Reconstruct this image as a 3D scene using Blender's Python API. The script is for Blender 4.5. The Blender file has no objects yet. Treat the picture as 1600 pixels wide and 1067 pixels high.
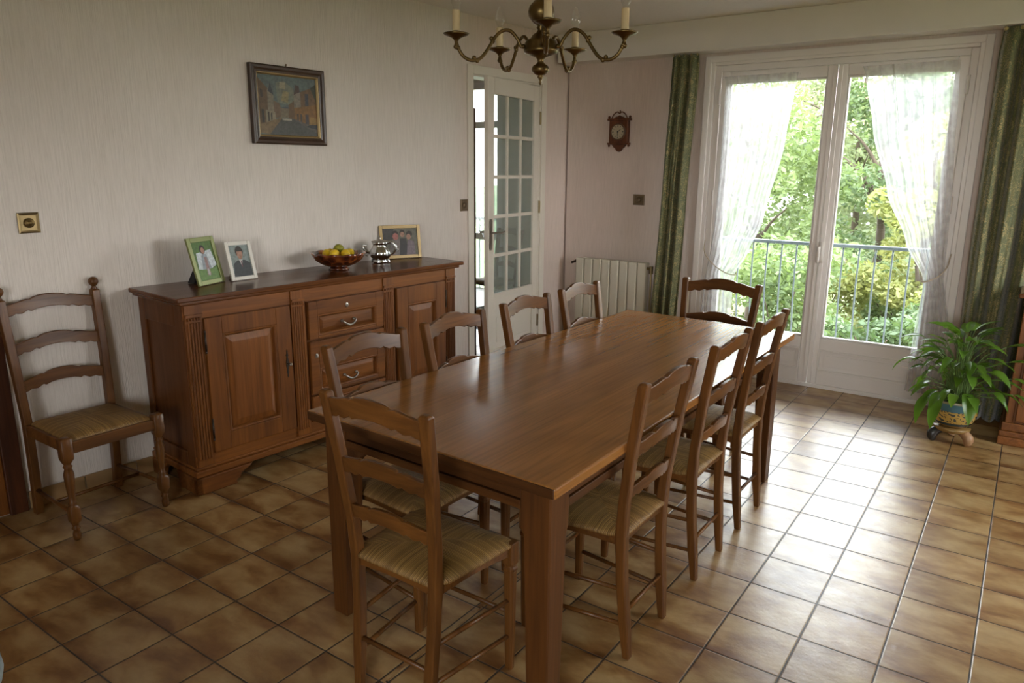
import bpy, bmesh, math, random
from mathutils import Vector, Matrix
PI = math.pi
S = bpy.context.scene
COL = S.collection

# ------------------------------------------------------------------ camera
cam_d = bpy.data.cameras.new('camera')
cam_d.sensor_width = 36.0
cam_d.lens = 1142.47 / 1600 * 36.0
cam_d.clip_start = 0.05
cam_d.clip_end = 200
cam = bpy.data.objects.new('camera', cam_d)
COL.objects.link(cam)
YAW, PITCH, ROLL = -0.6122, 0.2316, 0.0082
_f = Vector((math.sin(YAW)*math.cos(PITCH), math.cos(YAW)*math.cos(PITCH), -math.sin(PITCH)))
_r = Vector((math.cos(YAW), -math.sin(YAW), 0)); _u = _r.cross(_f)
_r2 = _r*math.cos(ROLL)+_u*math.sin(ROLL); _u2 = -_r*math.sin(ROLL)+_u*math.cos(ROLL)
_m = Matrix((( _r2.x,_u2.x,-_f.x,0.9453),(_r2.y,_u2.y,-_f.y,-2.1266),(_r2.z,_u2.z,-_f.z,1.5516),(0,0,0,1)))
cam.matrix_world = _m
S.camera = cam

# ------------------------------------------------------------------ world, daylight, exposure
SKY = 7.0
w = bpy.data.worlds.new('overcast_sky'); S.world = w; w.use_nodes = True
wn = w.node_tree; bg = wn.nodes['Background']
tc = wn.nodes.new('ShaderNodeTexCoord'); sp = wn.nodes.new('ShaderNodeSeparateXYZ'); cr = wn.nodes.new('ShaderNodeValToRGB')
wn.links.new(tc.outputs['Generated'], sp.inputs[0]); wn.links.new(sp.outputs['Z'], cr.inputs[0]); wn.links.new(cr.outputs[0], bg.inputs[0])
cr.color_ramp.elements[0].position = 0.0; cr.color_ramp.elements[0].color = (1.0, 0.985, 0.95, 1)
cr.color_ramp.elements[1].position = 0.6; cr.color_ramp.elements[1].color = (0.86, 0.93, 1.0, 1)
bg.inputs[1].default_value = SKY
S.view_settings.view_transform = 'Standard'; S.view_settings.look = 'None'
S.view_settings.gamma = 1.0; S.view_settings.use_curve_mapping = False
S.view_settings.exposure = 1.6
def portal(name, loc, rot, sx, sy):
    l = bpy.data.lights.new(name, 'AREA'); l.shape = 'RECTANGLE'; l.size = sx; l.size_y = sy
    l.cycles.is_portal = True
    o = bpy.data.objects.new(name, l); o.location = loc; o.rotation_euler = rot; COL.objects.link(o)
portal('window_daylight_portal', (-0.29, 3.66, 1.2), (-PI/2, 0, 0), 1.8, 2.4)
portal('added_rear_fill_portal', (1.75, -4.62, 1.6), (PI/2, 0, 0), 1.7, 1.2)  # for the unseen rear opening, added to brighten the interior
portal('added_right_fill_portal', (3.22, 1.8, 1.6), (0, -PI/2, 0), 1.3, 1.2)  # for the unseen right-hand opening, added as interior fill
S.cycles.max_bounces = 10; S.cycles.diffuse_bounces = 6; S.cycles.glossy_bounces = 4
S.cycles.transparent_max_bounces = 16; S.cycles.transmission_bounces = 6
S.cycles.sample_clamp_indirect = 2.0; S.cycles.use_adaptive_sampling = False; S.cycles.seed = 11
S.cycles.denoiser = 'OPENIMAGEDENOISE'; S.cycles.denoising_input_passes = 'RGB_ALBEDO_NORMAL'; S.cycles.denoising_prefilter = 'ACCURATE'
S.cycles.caustics_reflective = False; S.cycles.caustics_refractive = False
S.cycles.use_denoising = True

# ------------------------------------------------------------------ materials
def newmat(name):
    m = bpy.data.materials.new(name); m.use_nodes = True
    nt = m.node_tree; b = nt.nodes['Principled BSDF']
    return m, nt, b
def N(nt, t, **kw):
    n = nt.nodes.new(t)
    for k, v in kw.items():
        if k in ('operation', 'blend_type', 'data_type', 'noise_dimensions', 'feature', 'wave_type', 'bands_direction', 'distance', 'wave_profile'): setattr(n, k, v)
        else: n.inputs[k].default_value = v
    return n
def L(nt, a, b): nt.links.new(a, b)
def ramp(nt, src, stops):
    r = nt.nodes.new('ShaderNodeValToRGB'); e = r.color_ramp.elements
    while len(e) < len(stops): e.new(0.5)
    for el, (p, c) in zip(e, stops): el.position = p; el.color = tuple(c)+(1,) if len(c) == 3 else c
    L(nt, src, r.inputs[0]); return r
def math_(nt, op, a, b=None, c=None):
    n = nt.nodes.new('ShaderNodeMath'); n.operation = op
    for i, v in enumerate((a, b, c)):
        if v is None: continue
        if hasattr(v, 'links'): L(nt, v, n.inputs[i])
        else: n.inputs[i].default_value = v
    return n.outputs[0]
def mixc(nt, fac, a, b, blend='MIX'):
    n = nt.nodes.new('ShaderNodeMix'); n.data_type = 'RGBA'; n.blend_type = blend
    for s, v in ((n.inputs[0], fac), (n.inputs[6], a), (n.inputs[7], b)):
        if hasattr(v, 'links'): L(nt, v, s)
        else: s.default_value = v if not isinstance(v, tuple) else (tuple(v)+(1,) if len(v) == 3 else v)
    return n.outputs[2]
def bump(nt, b, h, strength=0.3, dist=0.01):
    n = nt.nodes.new('ShaderNodeBump'); n.inputs['Strength'].default_value = strength; n.inputs['Distance'].default_value = dist
    L(nt, h, n.inputs['Height']); L(nt, n.outputs[0], b.inputs['Normal'])
def plain(name, col, rough=0.6, metal=0.0, var=0.06, scale=6.0, bmp=0.0):
    m, nt, b = newmat(name)
    t = N(nt, 'ShaderNodeTexCoord'); n = N(nt, 'ShaderNodeTexNoise', Scale=scale, Detail=4.0); L(nt, t.outputs['Object'], n.inputs['Vector'])
    c2 = tuple(max(0, x*(1-var*2)) for x in col)
    r = ramp(nt, n.outputs[0], [(0.3, c2), (0.7, col)]); L(nt, r.outputs[0], b.inputs['Base Color'])
    b.inputs['Roughness'].default_value = rough; b.inputs['Metallic'].default_value = metal
    if bmp: bump(nt, b, n.outputs[0], bmp, 0.004)
    return m
def wood(name, dark, light, axis='z', rough=0.4, scale=1.0, coat=0.0, board=0.0, spec=0.28):
    m, nt, b = newmat(name)
    t = N(nt, 'ShaderNodeTexCoord'); oi = nt.nodes.new('ShaderNodeObjectInfo')
    off = nt.nodes.new('ShaderNodeVectorMath'); off.operation = 'MULTIPLY_ADD'
    L(nt, oi.outputs['Random'], off.inputs[0]); off.inputs[1].default_value = (7, 5, 3); L(nt, t.outputs['Object'], off.inputs[2])
    mp = nt.nodes.new('ShaderNodeMapping'); L(nt, off.outputs[0], mp.inputs[0])
    s = {'x': (1.2, 14, 14), 'y': (14, 1.2, 14), 'z': (14, 14, 1.2)}[axis]
    mp.inputs['Scale'].default_value = tuple(v*scale for v in s)
    n1 = N(nt, 'ShaderNodeTexNoise', Scale=1.0, Detail=5.0, Roughness=0.6, Distortion=0.8); L(nt, mp.outputs[0], n1.inputs['Vector'])
    mp2 = nt.nodes.new('ShaderNodeMapping'); L(nt, off.outputs[0], mp2.inputs[0])
    s2 = {'x': (3, 110, 110), 'y': (110, 3, 110), 'z': (110, 110, 3)}[axis]
    mp2.inputs['Scale'].default_value = s2
    n2 = N(nt, 'ShaderNodeTexNoise', Scale=1.0, Detail=3.0); L(nt, mp2.outputs[0], n2.inputs['Vector'])
    mid = tuple((a*0.5+c*0.5) for a, c in zip(dark, light))
    r = ramp(nt, n1.outputs[0], [(0.28, dark), (0.48, mid), (0.72, light)])
    f = ramp(nt, n2.outputs[0], [(0.35, (0.62, 0.58, 0.55)), (0.6, (1, 1, 1))])
    c = mixc(nt, 0.55, r.outputs[0], f.outputs[0], 'MULTIPLY')
    rv = ramp(nt, oi.outputs['Random'], [(0, (0.86, 0.86, 0.86)), (1, (1.1, 1.1, 1.1))])
    c = mixc(nt, 1.0, c, rv.outputs[0], 'MULTIPLY')
    if board:
        sx = nt.nodes.new('ShaderNodeSeparateXYZ'); L(nt, t.outputs['Object'], sx.inputs[0])
        q = math_(nt, 'FLOOR', math_(nt, 'DIVIDE', sx.outputs['X'], board))
        wn_ = nt.nodes.new('ShaderNodeTexWhiteNoise'); wn_.noise_dimensions = '1D'; L(nt, q, wn_.inputs['W'])
        bv = ramp(nt, wn_.outputs['Value'], [(0, (0.90, 0.89, 0.88)), (1, (1.05, 1.05, 1.05))])
        c = mixc(nt, 0.8, c, bv.outputs[0], 'MULTIPLY')
    L(nt, c, b.inputs['Base Color'])
    rr = ramp(nt, n1.outputs[0], [(0.3, (rough*1.2,)*3), (0.7, (rough*0.85,)*3)]); L(nt, rr.outputs[0], b.inputs['Roughness'])
    b.inputs['Coat Weight'].default_value = coat; b.inputs['Coat Roughness'].default_value = 0.3
    b.inputs['Specular IOR Level'].default_value = spec
    bump(nt, b, n2.outputs[0], 0.06, 0.0012)
    return m

W_DARK, W_LIGHT = (0.062, 0.023, 0.0055), (0.175, 0.069, 0.0155)
wood_z = wood('chair_wood_upright', W_DARK, W_LIGHT, 'z', 0.36, coat=0.06)
wood_x = wood('chair_wood_across', W_DARK, W_LIGHT, 'x', 0.34, coat=0.06)
wood_y = wood('chair_wood_depth', W_DARK, W_LIGHT, 'y', 0.36, coat=0.06)
tbl_top = wood('table_top_wood', (0.215, 0.089, 0.022), (0.325, 0.142, 0.036), 'y', 0.218, 0.8, coat=0.0, board=0.16, spec=0.4)
tbl_z = wood('table_leg_wood', (0.048, 0.0165, 0.004), (0.125, 0.045, 0.010), 'z', 0.4, coat=0.06)
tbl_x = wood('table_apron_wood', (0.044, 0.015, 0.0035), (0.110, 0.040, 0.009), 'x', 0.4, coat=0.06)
tbl_y = wood('table_apron_long_wood', (0.044, 0.015, 0.0035), (0.110, 0.040, 0.009), 'y', 0.4, coat=0.06)
SBD, SBL = (0.110, 0.035, 0.0075), (0.250, 0.088, 0.0185)
sb_z = wood('sideboard_wood_upright', SBD, SBL, 'z', 0.4, coat=0.06)
sb_y = wood('sideboard_wood_long', SBD, SBL, 'y', 0.4, coat=0.06)
sb_x = wood('sideboard_wood_depth', (0.085, 0.026, 0.006), (0.19, 0.065, 0.0145), 'z', 0.42, coat=0.06)
sb_top = wood('sideboard_top_wood', (0.080, 0.027, 0.008), (0.17, 0.060, 0.017), 'y', 0.205, coat=0.0)
dark_wood = wood('dark_casing_wood', (0.035, 0.012, 0.006), (0.10, 0.033, 0.013), 'z', 0.4)

def rush_mat():
    m, nt, b = newmat('rush_weave')
    t = N(nt, 'ShaderNodeTexCoord'); s = nt.nodes.new('ShaderNodeSeparateXYZ'); L(nt, t.outputs['Object'], s.inputs[0])
    ax = math_(nt, 'ABSOLUTE', s.outputs['X']); yy = math_(nt, 'SUBTRACT', s.outputs['Y'], 0.185)
    ay = math_(nt, 'MULTIPLY', math_(nt, 'ABSOLUTE', yy), 1.12)
    side = math_(nt, 'GREATER_THAN', ax, ay)
    nz = N(nt, 'ShaderNodeTexNoise', Scale=14.0, Detail=2.0); L(nt, t.outputs['Object'], nz.inputs['Vector'])
    co = math_(nt, 'ADD', math_(nt, 'MULTIPLY', side, s.outputs['Y']), math_(nt, 'MULTIPLY', math_(nt, 'SUBTRACT', 1.0, side), s.outputs['X']))
    co = math_(nt, 'ADD', co, math_(nt, 'MULTIPLY', nz.outputs[0], 0.012))
    wv = math_(nt, 'SINE', math_(nt, 'MULTIPLY', co, 2*PI/0.0058))
    wv01 = math_(nt, 'MULTIPLY_ADD', wv, 0.5, 0.5)
    q = math_(nt, 'FLOOR', math_(nt, 'DIVIDE', co, 0.0058))
    wn_ = nt.nodes.new('ShaderNodeTexWhiteNoise'); wn_.noise_dimensions = '1D'; L(nt, q, wn_.inputs['W'])
    base = ramp(nt, wn_.outputs['Value'], [(0, (0.20, 0.108, 0.028)), (0.5, (0.28, 0.158, 0.045)), (1, (0.37, 0.225, 0.070))])
    c = mixc(nt, 1.0, base.outputs[0], ramp(nt, wv01, [(0.0, (0.50, 0.42, 0.34)), (0.45, (1, 1, 1))]).outputs[0], 'MULTIPLY')
    L(nt, c, b.inputs['Base Color']); b.inputs['Roughness'].default_value = 0.55
    bump(nt, b, wv01, 0.7, 0.002)
    return m
rush = rush_mat()

T = 0.245
def floor_mat():
    m, nt, b = newmat('ceramic_floor_tiles')
    t = N(nt, 'ShaderNodeTexCoord'); s = nt.nodes.new('ShaderNodeSeparateXYZ'); L(nt, t.outputs['Object'], s.inputs[0])
    sh = math_(nt, 'LESS_THAN', s.outputs['X'], -0.5)
    x = math_(nt, 'DIVIDE', math_(nt, 'ADD', s.outputs['X'], math_(nt, 'MULTIPLY', sh, 0.029)), T)
    y = math_(nt, 'DIVIDE', math_(nt, 'ADD', s.outputs['Y'], math_(nt, 'MULTIPLY', sh, 0.012)), T)
    fx = math_(nt, 'FRACT', math_(nt, 'ADD', x, 100)); fy = math_(nt, 'FRACT', math_(nt, 'ADD', y, 100))
    dx = math_(nt, 'MINIMUM', fx, math_(nt, 'SUBTRACT', 1.0, fx)); dy = math_(nt, 'MINIMUM', fy, math_(nt, 'SUBTRACT', 1.0, fy))
    d = math_(nt, 'MINIMUM', dx, dy)
    ix = math_(nt, 'FLOOR', x); iy = math_(nt, 'FLOOR', y)
    cv = nt.nodes.new('ShaderNodeCombineXYZ'); L(nt, ix, cv.inputs[0]); L(nt, iy, cv.inputs[1])
    wn_ = nt.nodes.new('ShaderNodeTexWhiteNoise'); wn_.noise_dimensions = '3D'; L(nt, cv.outputs[0], wn_.inputs['Vector'])
    # cloudy flaming inside each tile, its own offset per tile
    va = nt.nodes.new('ShaderNodeVectorMath'); va.operation = 'MULTIPLY_ADD'; L(nt, wn_.outputs['Color'], va.inputs[0]); va.inputs[1].default_value = (9, 9, 9); L(nt, t.outputs['Object'], va.inputs[2])
    mp = nt.nodes.new('ShaderNodeMapping'); mp.inputs['Scale'].default_value = (3.2, 6.0, 3); L(nt, va.outputs[0], mp.inputs[0])
    n = N(nt, 'ShaderNodeTexNoise', Scale=1.5, Detail=3.5, Roughness=0.55, Distortion=0.25); L(nt, mp.outputs[0], n.inputs['Vector'])
    n3 = N(nt, 'ShaderNodeTexNoise', Scale=42.0, Detail=4.0, Roughness=0.7); L(nt, t.outputs['Object'], n3.inputs['Vector'])
    r = ramp(nt, n.outputs[0], [(0.34, (0.20, 0.092, 0.028)), (0.45, (0.29, 0.160, 0.056)), (0.55, (0.37, 0.235, 0.098)), (0.66, (0.43, 0.295, 0.138))])
    edge = ramp(nt, math_(nt, 'ADD', dy, math_(nt, 'MULTIPLY', n.outputs[0], 0.25)), [(0.08, (0.62, 0.46, 0.34)), (0.30, (1, 1, 1))])
    c = mixc(nt, 0.8, r.outputs[0], edge.outputs[0], 'MULTIPLY')
    tv = ramp(nt, wn_.outputs['Value'], [(0, (0.84, 0.82, 0.80)), (1, (1.08, 1.06, 1.04))])
    c = mixc(nt, 1.0, c, tv.outputs[0], 'MULTIPLY')
    c = mixc(nt, 0.35, c, ramp(nt, n3.outputs[0], [(0.35, (0.8, 0.78, 0.75)), (0.65, (1.1, 1.1, 1.1))]).outputs[0], 'MULTIPLY')
    gm = math_(nt, 'LESS_THAN', d, 0.010)
    c = mixc(nt, gm, c, (0.045, 0.036, 0.030))
    L(nt, c, b.inputs['Base Color'])
    n4 = N(nt, 'ShaderNodeTexNoise', Scale=14.0, Detail=3.0, Roughness=0.5); L(nt, t.outputs['Object'], n4.inputs['Vector'])
    rg = math_(nt, 'ADD', ramp(nt, n4.outputs[0], [(0.3, (0.30,)*3), (0.7, (0.42,)*3)]).outputs[0], math_(nt, 'MULTIPLY', gm, 0.5))
    L(nt, rg, b.inputs['Roughness'])
    b.inputs['Specular IOR Level'].default_value = 0.5; b.inputs['Coat Weight'].default_value = 0.22; b.inputs['Coat Roughness'].default_value = 0.30; b.inputs['Coat IOR'].default_value = 1.7
    bevel = ramp(nt, d, [(0.004, (0,)*3), (0.022, (1,)*3)])
    n5 = N(nt, 'ShaderNodeTexNoise', Scale=58.0, Detail=3.0, Roughness=0.6); L(nt, t.outputs['Object'], n5.inputs['Vector'])
    h = math_(nt, 'ADD', math_(nt, 'MULTIPLY', bevel.outputs[0], 1.0), math_(nt, 'ADD', math_(nt, 'MULTIPLY', n4.outputs[0], 0.6), math_(nt, 'MULTIPLY', n5.outputs[0], 0.35)))
    bump(nt, b, h, 0.5, 0.004)
    return m
floor_m = floor_mat()

def wallpaper(name, col, col2, axis):
    m, nt, b = newmat(name)
    t = N(nt, 'ShaderNodeTexCoord')
    mp = nt.nodes.new('ShaderNodeMapping'); L(nt, t.outputs['Object'], mp.inputs[0]); mp.inputs['Scale'].default_value = (150, 150, 6)
    n = N(nt, 'ShaderNodeTexNoise', Scale=1.0, Detail=4.0, Roughness=0.6, Distortion=0.3); L(nt, mp.outputs[0], n.inputs['Vector'])
    mp2 = nt.nodes.new('ShaderNodeMapping'); L(nt, t.outputs['Object'], mp2.inputs[0]); mp2.inputs['Scale'].default_value = (1.2, 1.2, 0.8)
    n2 = N(nt, 'ShaderNodeTexNoise', Scale=1.0, Detail=3.0); L(nt, mp2.outputs[0], n2.inputs['Vector'])
    c = ramp(nt, n2.outputs[0], [(0.3, col), (0.7, col2)])
    c = c.outputs[0]
    if axis == 'y':
        sy = nt.nodes.new('ShaderNodeSeparateXYZ'); L(nt, t.outputs['Object'], sy.inputs[0])
        c = mixc(nt, ramp(nt, math_(nt, 'DIVIDE', sy.outputs['Y'], 5.0), [(0.56, (0, 0, 0)), (0.64, (1, 1, 1))]).outputs[0], c, (0.68, 0.575, 0.52))
    c = mixc(nt, 0.5, c, ramp(nt, n.outputs[0], [(0.35, (0.84, 0.83, 0.82)), (0.6, (1.04, 1.04, 1.04))]).outputs[0], 'MULTIPLY')
    L(nt, c, b.inputs['Base Color']); b.inputs['Roughness'].default_value = 0.85
    b.inputs['Specular IOR Level'].default_value = 0.2
    bump(nt, b, n.outputs[0], 0.7, 0.005)
    return m
wp_left = wallpaper('cream_textured_wallpaper', (0.68, 0.625, 0.58), (0.73, 0.68, 0.635), 'y')
wp_back = wallpaper('pinkish_wallpaper', (0.66, 0.545, 0.49), (0.69, 0.61, 0.555), 'x')
ceil_m = plain('ceiling_white', (0.80, 0.775, 0.74), 0.9, var=0.02, bmp=0.1, scale=40)
beam_m = plain('beam_off_white', (0.74, 0.70, 0.665), 0.8, var=0.02)
white_paint = plain('white_gloss_paint', (0.74, 0.70, 0.66), 0.35, var=0.015)
door_paint = plain('cream_door_paint', (0.74, 0.69, 0.61), 0.4, var=0.015)
sash_paint = plain('window_white_pvc', (0.76, 0.72, 0.69), 0.3, var=0.01)
rad_m = plain('radiator_cream_enamel', (0.64, 0.60, 0.50), 0.45, var=0.015)
skirt_m = plain('skirting_tile', (0.36, 0.22, 0.10), 0.3, var=0.15, scale=9)
brass = plain('aged_brass', (0.20, 0.135, 0.055), 0.36, 1.0, var=0.25, scale=14)
brass_light = plain('satin_brass', (0.27, 0.20, 0.10), 0.38, 1.0, var=0.1)
bronze_plate = plain('bronze_switch_plate', (0.17, 0.12, 0.07), 0.45, 0.6)
iron = plain('dark_iron', (0.06, 0.045, 0.035), 0.4, 0.8)
pewter = plain('pewter_handle', (0.36, 0.33, 0.29), 0.33, 1.0)
silver = plain('polished_silver', (0.75, 0.76, 0.75), 0.16, 1.0, var=0.2, scale=30)
rail_m = plain('grey_railing_paint', (0.10, 0.13, 0.145), 0.45, 0.2)
candle_m = plain('ivory_candle_sleeve', (0.60, 0.47, 0.27), 0.6)
soil_m = plain('dark_soil', (0.03, 0.018, 0.010), 0.95, bmp=0.5, scale=60)
black_m = plain('black_card', (0.012, 0.012, 0.012), 0.6)
brown_card = plain('brown_card_back', (0.16, 0.12, 0.09), 0.7)
paper_white = plain('white_frame_paint', (0.72, 0.69, 0.63), 0.35)
gold_frame = plain('gilt_frame', (0.36, 0.255, 0.115), 0.4, 0.4)
green_frame = plain('green_gilt_frame', (0.22, 0.24, 0.09), 0.35, 0.3)
pic_frame = plain('dark_brown_frame', (0.060, 0.030, 0.017), 0.35, var=0.2)
blue_fabric = plain('pale_blue_upholstery', (0.36, 0.44, 0.50), 0.9, bmp=0.2, scale=50)
ground_m = plain('garden_ground', (0.10, 0.15, 0.035), 0.95, var=0.35, scale=1.5)
concrete = plain('balcony_concrete', (0.38, 0.36, 0.33), 0.9)
house_m = plain('render_house_wall', (0.75, 0.72, 0.68), 0.9)
bark = plain('tree_bark', (0.07, 0.05, 0.035), 0.95, bmp=0.6, scale=12)

def glass_mat(name, tint=(0.97, 0.985, 0.98), refl=0.045, rough=0.0):
    m, nt, b = newmat(name); nt.nodes.remove(b)
    out = nt.nodes['Material Output']; tr = nt.nodes.new('ShaderNodeBsdfTransparent'); tr.inputs[0].default_value = tint+(1,)
    g = nt.nodes.new('ShaderNodeBsdfGlossy'); g.inputs['Roughness'].default_value = rough
    fr = nt.nodes.new('ShaderNodeFresnel'); fr.inputs[0].default_value = 1.45
    mx = nt.nodes.new('ShaderNodeMixShader'); L(nt, fr.outputs[0], mx.inputs[0]); L(nt, tr.outputs[0], mx.inputs[1]); L(nt, g.outputs[0], mx.inputs[2])
    L(nt, mx.outputs[0], out.inputs[0]); return m
glass = glass_mat('window_glass')
def obscure_glass():
    m, nt, b = newmat('hammered_door_glass'); nt.nodes.remove(b)
    out = nt.nodes['Material Output']; tr = nt.nodes.new('ShaderNodeBsdfTransparent'); tr.inputs[0].default_value = (0.85, 0.92, 0.90, 1)
    g = nt.nodes.new('ShaderNodeBsdfGlossy'); g.inputs['Roughness'].default_value = 0.25
    d = nt.nodes.new('ShaderNodeBsdfDiffuse'); d.inputs[0].default_value = (0.45, 0.50, 0.47, 1)
    m1 = nt.nodes.new('ShaderNodeMixShader'); m1.inputs[0].default_value = 0.28; L(nt, tr.outputs[0], m1.inputs[1]); L(nt, d.outputs[0], m1.inputs[2])
    m2 = nt.nodes.new('ShaderNodeMixShader'); m2.inputs[0].default_value = 0.12; L(nt, m1.outputs[0], m2.inputs[1]); L(nt, g.outputs[0], m2.inputs[2])
    L(nt, m2.outputs[0], out.inputs[0]); return m
door_glass = obscure_glass()
def bulb_mat():
    m, nt, b = newmat('clear_bulb_glass'); nt.nodes.remove(b); out = nt.nodes['Material Output']
    tr = nt.nodes.new('ShaderNodeBsdfTransparent'); tr.inputs[0].default_value = (.97, .97, .96, 1); g = nt.nodes.new('ShaderNodeBsdfGlossy'); g.inputs['Roughness'].default_value = .08
    lw = nt.nodes.new('ShaderNodeLayerWeight'); lw.inputs[0].default_value = .25
    mx = nt.nodes.new('ShaderNodeMixShader'); L(nt, math_(nt, 'MULTIPLY_ADD', lw.outputs['Facing'], .35, .03), mx.inputs[0]); L(nt, tr.outputs[0], mx.inputs[1]); L(nt, g.outputs[0], mx.inputs[2]); L(nt, mx.outputs[0], out.inputs[0]); return m
bulb_glass = bulb_mat()

def sheer_mat():
    m, nt, b = newmat('white_sheer_voile'); nt.nodes.remove(b)
    out = nt.nodes['Material Output']
    t = N(nt, 'ShaderNodeTexCoord'); n = N(nt, 'ShaderNodeTexNoise', Scale=18.0, Detail=6.0); L(nt, t.outputs['Object'], n.inputs['Vector'])
    fac = ramp(nt, n.outputs[0], [(0.35, (0.40,)*3), (0.7, (0.58,)*3)])
    tr = nt.nodes.new('ShaderNodeBsdfTransparent'); tl = nt.nodes.new('ShaderNodeBsdfTranslucent'); tl.inputs[0].default_value = (0.74, 0.74, 0.77, 1)
    d = nt.nodes.new('ShaderNodeBsdfDiffuse'); d.inputs[0].default_value = (0.88, 0.87, 0.88, 1)
    a = nt.nodes.new('ShaderNodeMixShader'); a.inputs[0].default_value = 0.3; L(nt, tl.outputs[0], a.inputs[1]); L(nt, d.outputs[0], a.inputs[2])
    mx = nt.nodes.new('ShaderNodeMixShader'); L(nt, fac.outputs[0], mx.inputs[0]); L(nt, tr.outputs[0], mx.inputs[1]); L(nt, a.outputs[0], mx.inputs[2])
    L(nt, mx.outputs[0], out.inputs[0]); return m
sheer_m = sheer_mat()
def damask():
    m, nt, b = newmat('green_gold_damask')
    t = N(nt, 'ShaderNodeTexCoord')
    n0 = N(nt, 'ShaderNodeTexNoise', Scale=9.0, Detail=2.0); L(nt, t.outputs['UV'], n0.inputs['Vector'])
    va = nt.nodes.new('ShaderNodeVectorMath'); va.operation = 'MULTIPLY_ADD'; L(nt, n0.outputs['Color'], va.inputs[0]); va.inputs[1].default_value = (0.06, 0.06, 0.06); L(nt, t.outputs['UV'], va.inputs[2])
    n1 = N(nt, 'ShaderNodeTexNoise', Scale=26.0, Detail=1.0, Distortion=3.0); L(nt, va.outputs[0], n1.inputs['Vector'])
    n2 = N(nt, 'ShaderNodeTexNoise', Scale=14.0, Detail=1.0); L(nt, t.outputs['UV'], n2.inputs['Vector'])
    n3 = N(nt, 'ShaderNodeTexNoise', Scale=120.0, Detail=2.0); L(nt, t.outputs['UV'], n3.inputs['Vector'])
    f0 = math_(nt, 'ABSOLUTE', math_(nt, 'SUBTRACT', n1.outputs[0], 0.5))
    f = math_(nt, 'ADD', math_(nt, 'ADD', f0, math_(nt, 'MULTIPLY', n2.outputs[0], 0.14)), math_(nt, 'MULTIPLY', n3.outputs[0], 0.03))
    r = ramp(nt, f, [(0.090, (0.32, 0.25, 0.10)), (0.110, (0.25, 0.20, 0.08)), (0.124, (0.095, 0.105, 0.036)), (0.25, (0.070, 0.082, 0.028))])
    L(nt, r.outputs[0], b.inputs['Base Color']); b.inputs['Roughness'].default_value = 0.6
    b.inputs['Sheen Weight'].default_value = 0.3
    bump(nt, b, f, 0.2, 0.003)
    return m
damask_m = damask()
def leaf_mat(name, c1, c2, trans=0.35, rough=0.5, tscale=4.0):
    m, nt, b = newmat(name); out = nt.nodes['Material Output']
    t = N(nt, 'ShaderNodeTexCoord'); n = N(nt, 'ShaderNodeTexNoise', Scale=tscale, Detail=3.0); L(nt, t.outputs['Object'], n.inputs['Vector'])
    r = ramp(nt, n.outputs[0], [(0.3, c1), (0.7, c2)]); L(nt, r.outputs[0], b.inputs['Base Color']); b.inputs['Roughness'].default_value = rough
    tl = nt.nodes.new('ShaderNodeBsdfTranslucent'); tc_ = mixc(nt, 1.0, r.outputs[0], (1.5, 1.5, 1.0), 'MULTIPLY'); L(nt, tc_, tl.inputs[0])
    mx = nt.nodes.new('ShaderNodeMixShader'); mx.inputs[0].default_value = trans
    L(nt, b.outputs[0], mx.inputs[1]); L(nt, tl.outputs[0], mx.inputs[2]); L(nt, mx.outputs[0], out.inputs[0])
    return m
leaf_house = leaf_mat('peace_lily_leaf', (0.060, 0.14, 0.014), (0.14, 0.27, 0.03), 0.4, 0.3, 5)
leaf_green = leaf_mat('tree_leaf_green', (0.085, 0.125, 0.045), (0.17, 0.22, 0.09), 0.35, 0.6, 1.2)
leaf_dark = leaf_mat('tree_leaf_deep_green', (0.055, 0.090, 0.035), (0.12, 0.165, 0.075), 0.35, 0.6, 1.5)
leaf_yellow = leaf_mat('tree_leaf_yellow_green', (0.16, 0.18, 0.055), (0.26, 0.26, 0.095), 0.35, 0.6, 2)
leaf_far = leaf_mat('hedge_leaf', (0.15, 0.18, 0.10), (0.23, 0.26, 0.155), 0.35, 0.7, 0.8)
def grassmat():
    m, nt, b = newmat('lawn_grass')
    t = N(nt, 'ShaderNodeTexCoord'); n = N(nt, 'ShaderNodeTexNoise', Scale=0.9, Detail=8.0, Roughness=0.7); L(nt, t.outputs['Object'], n.inputs['Vector'])
    r = ramp(nt, n.outputs[0], [(0.35, (0.045, 0.07, 0.022)), (0.5, (0.085, 0.11, 0.04)), (0.62, (0.12, 0.12, 0.055)), (0.72, (0.12, 0.10, 0.06))])
    L(nt, r.outputs[0], b.inputs['Base Color']); b.inputs['Roughness'].default_value = 0.95
    return m
lawn_m = grassmat()

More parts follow.
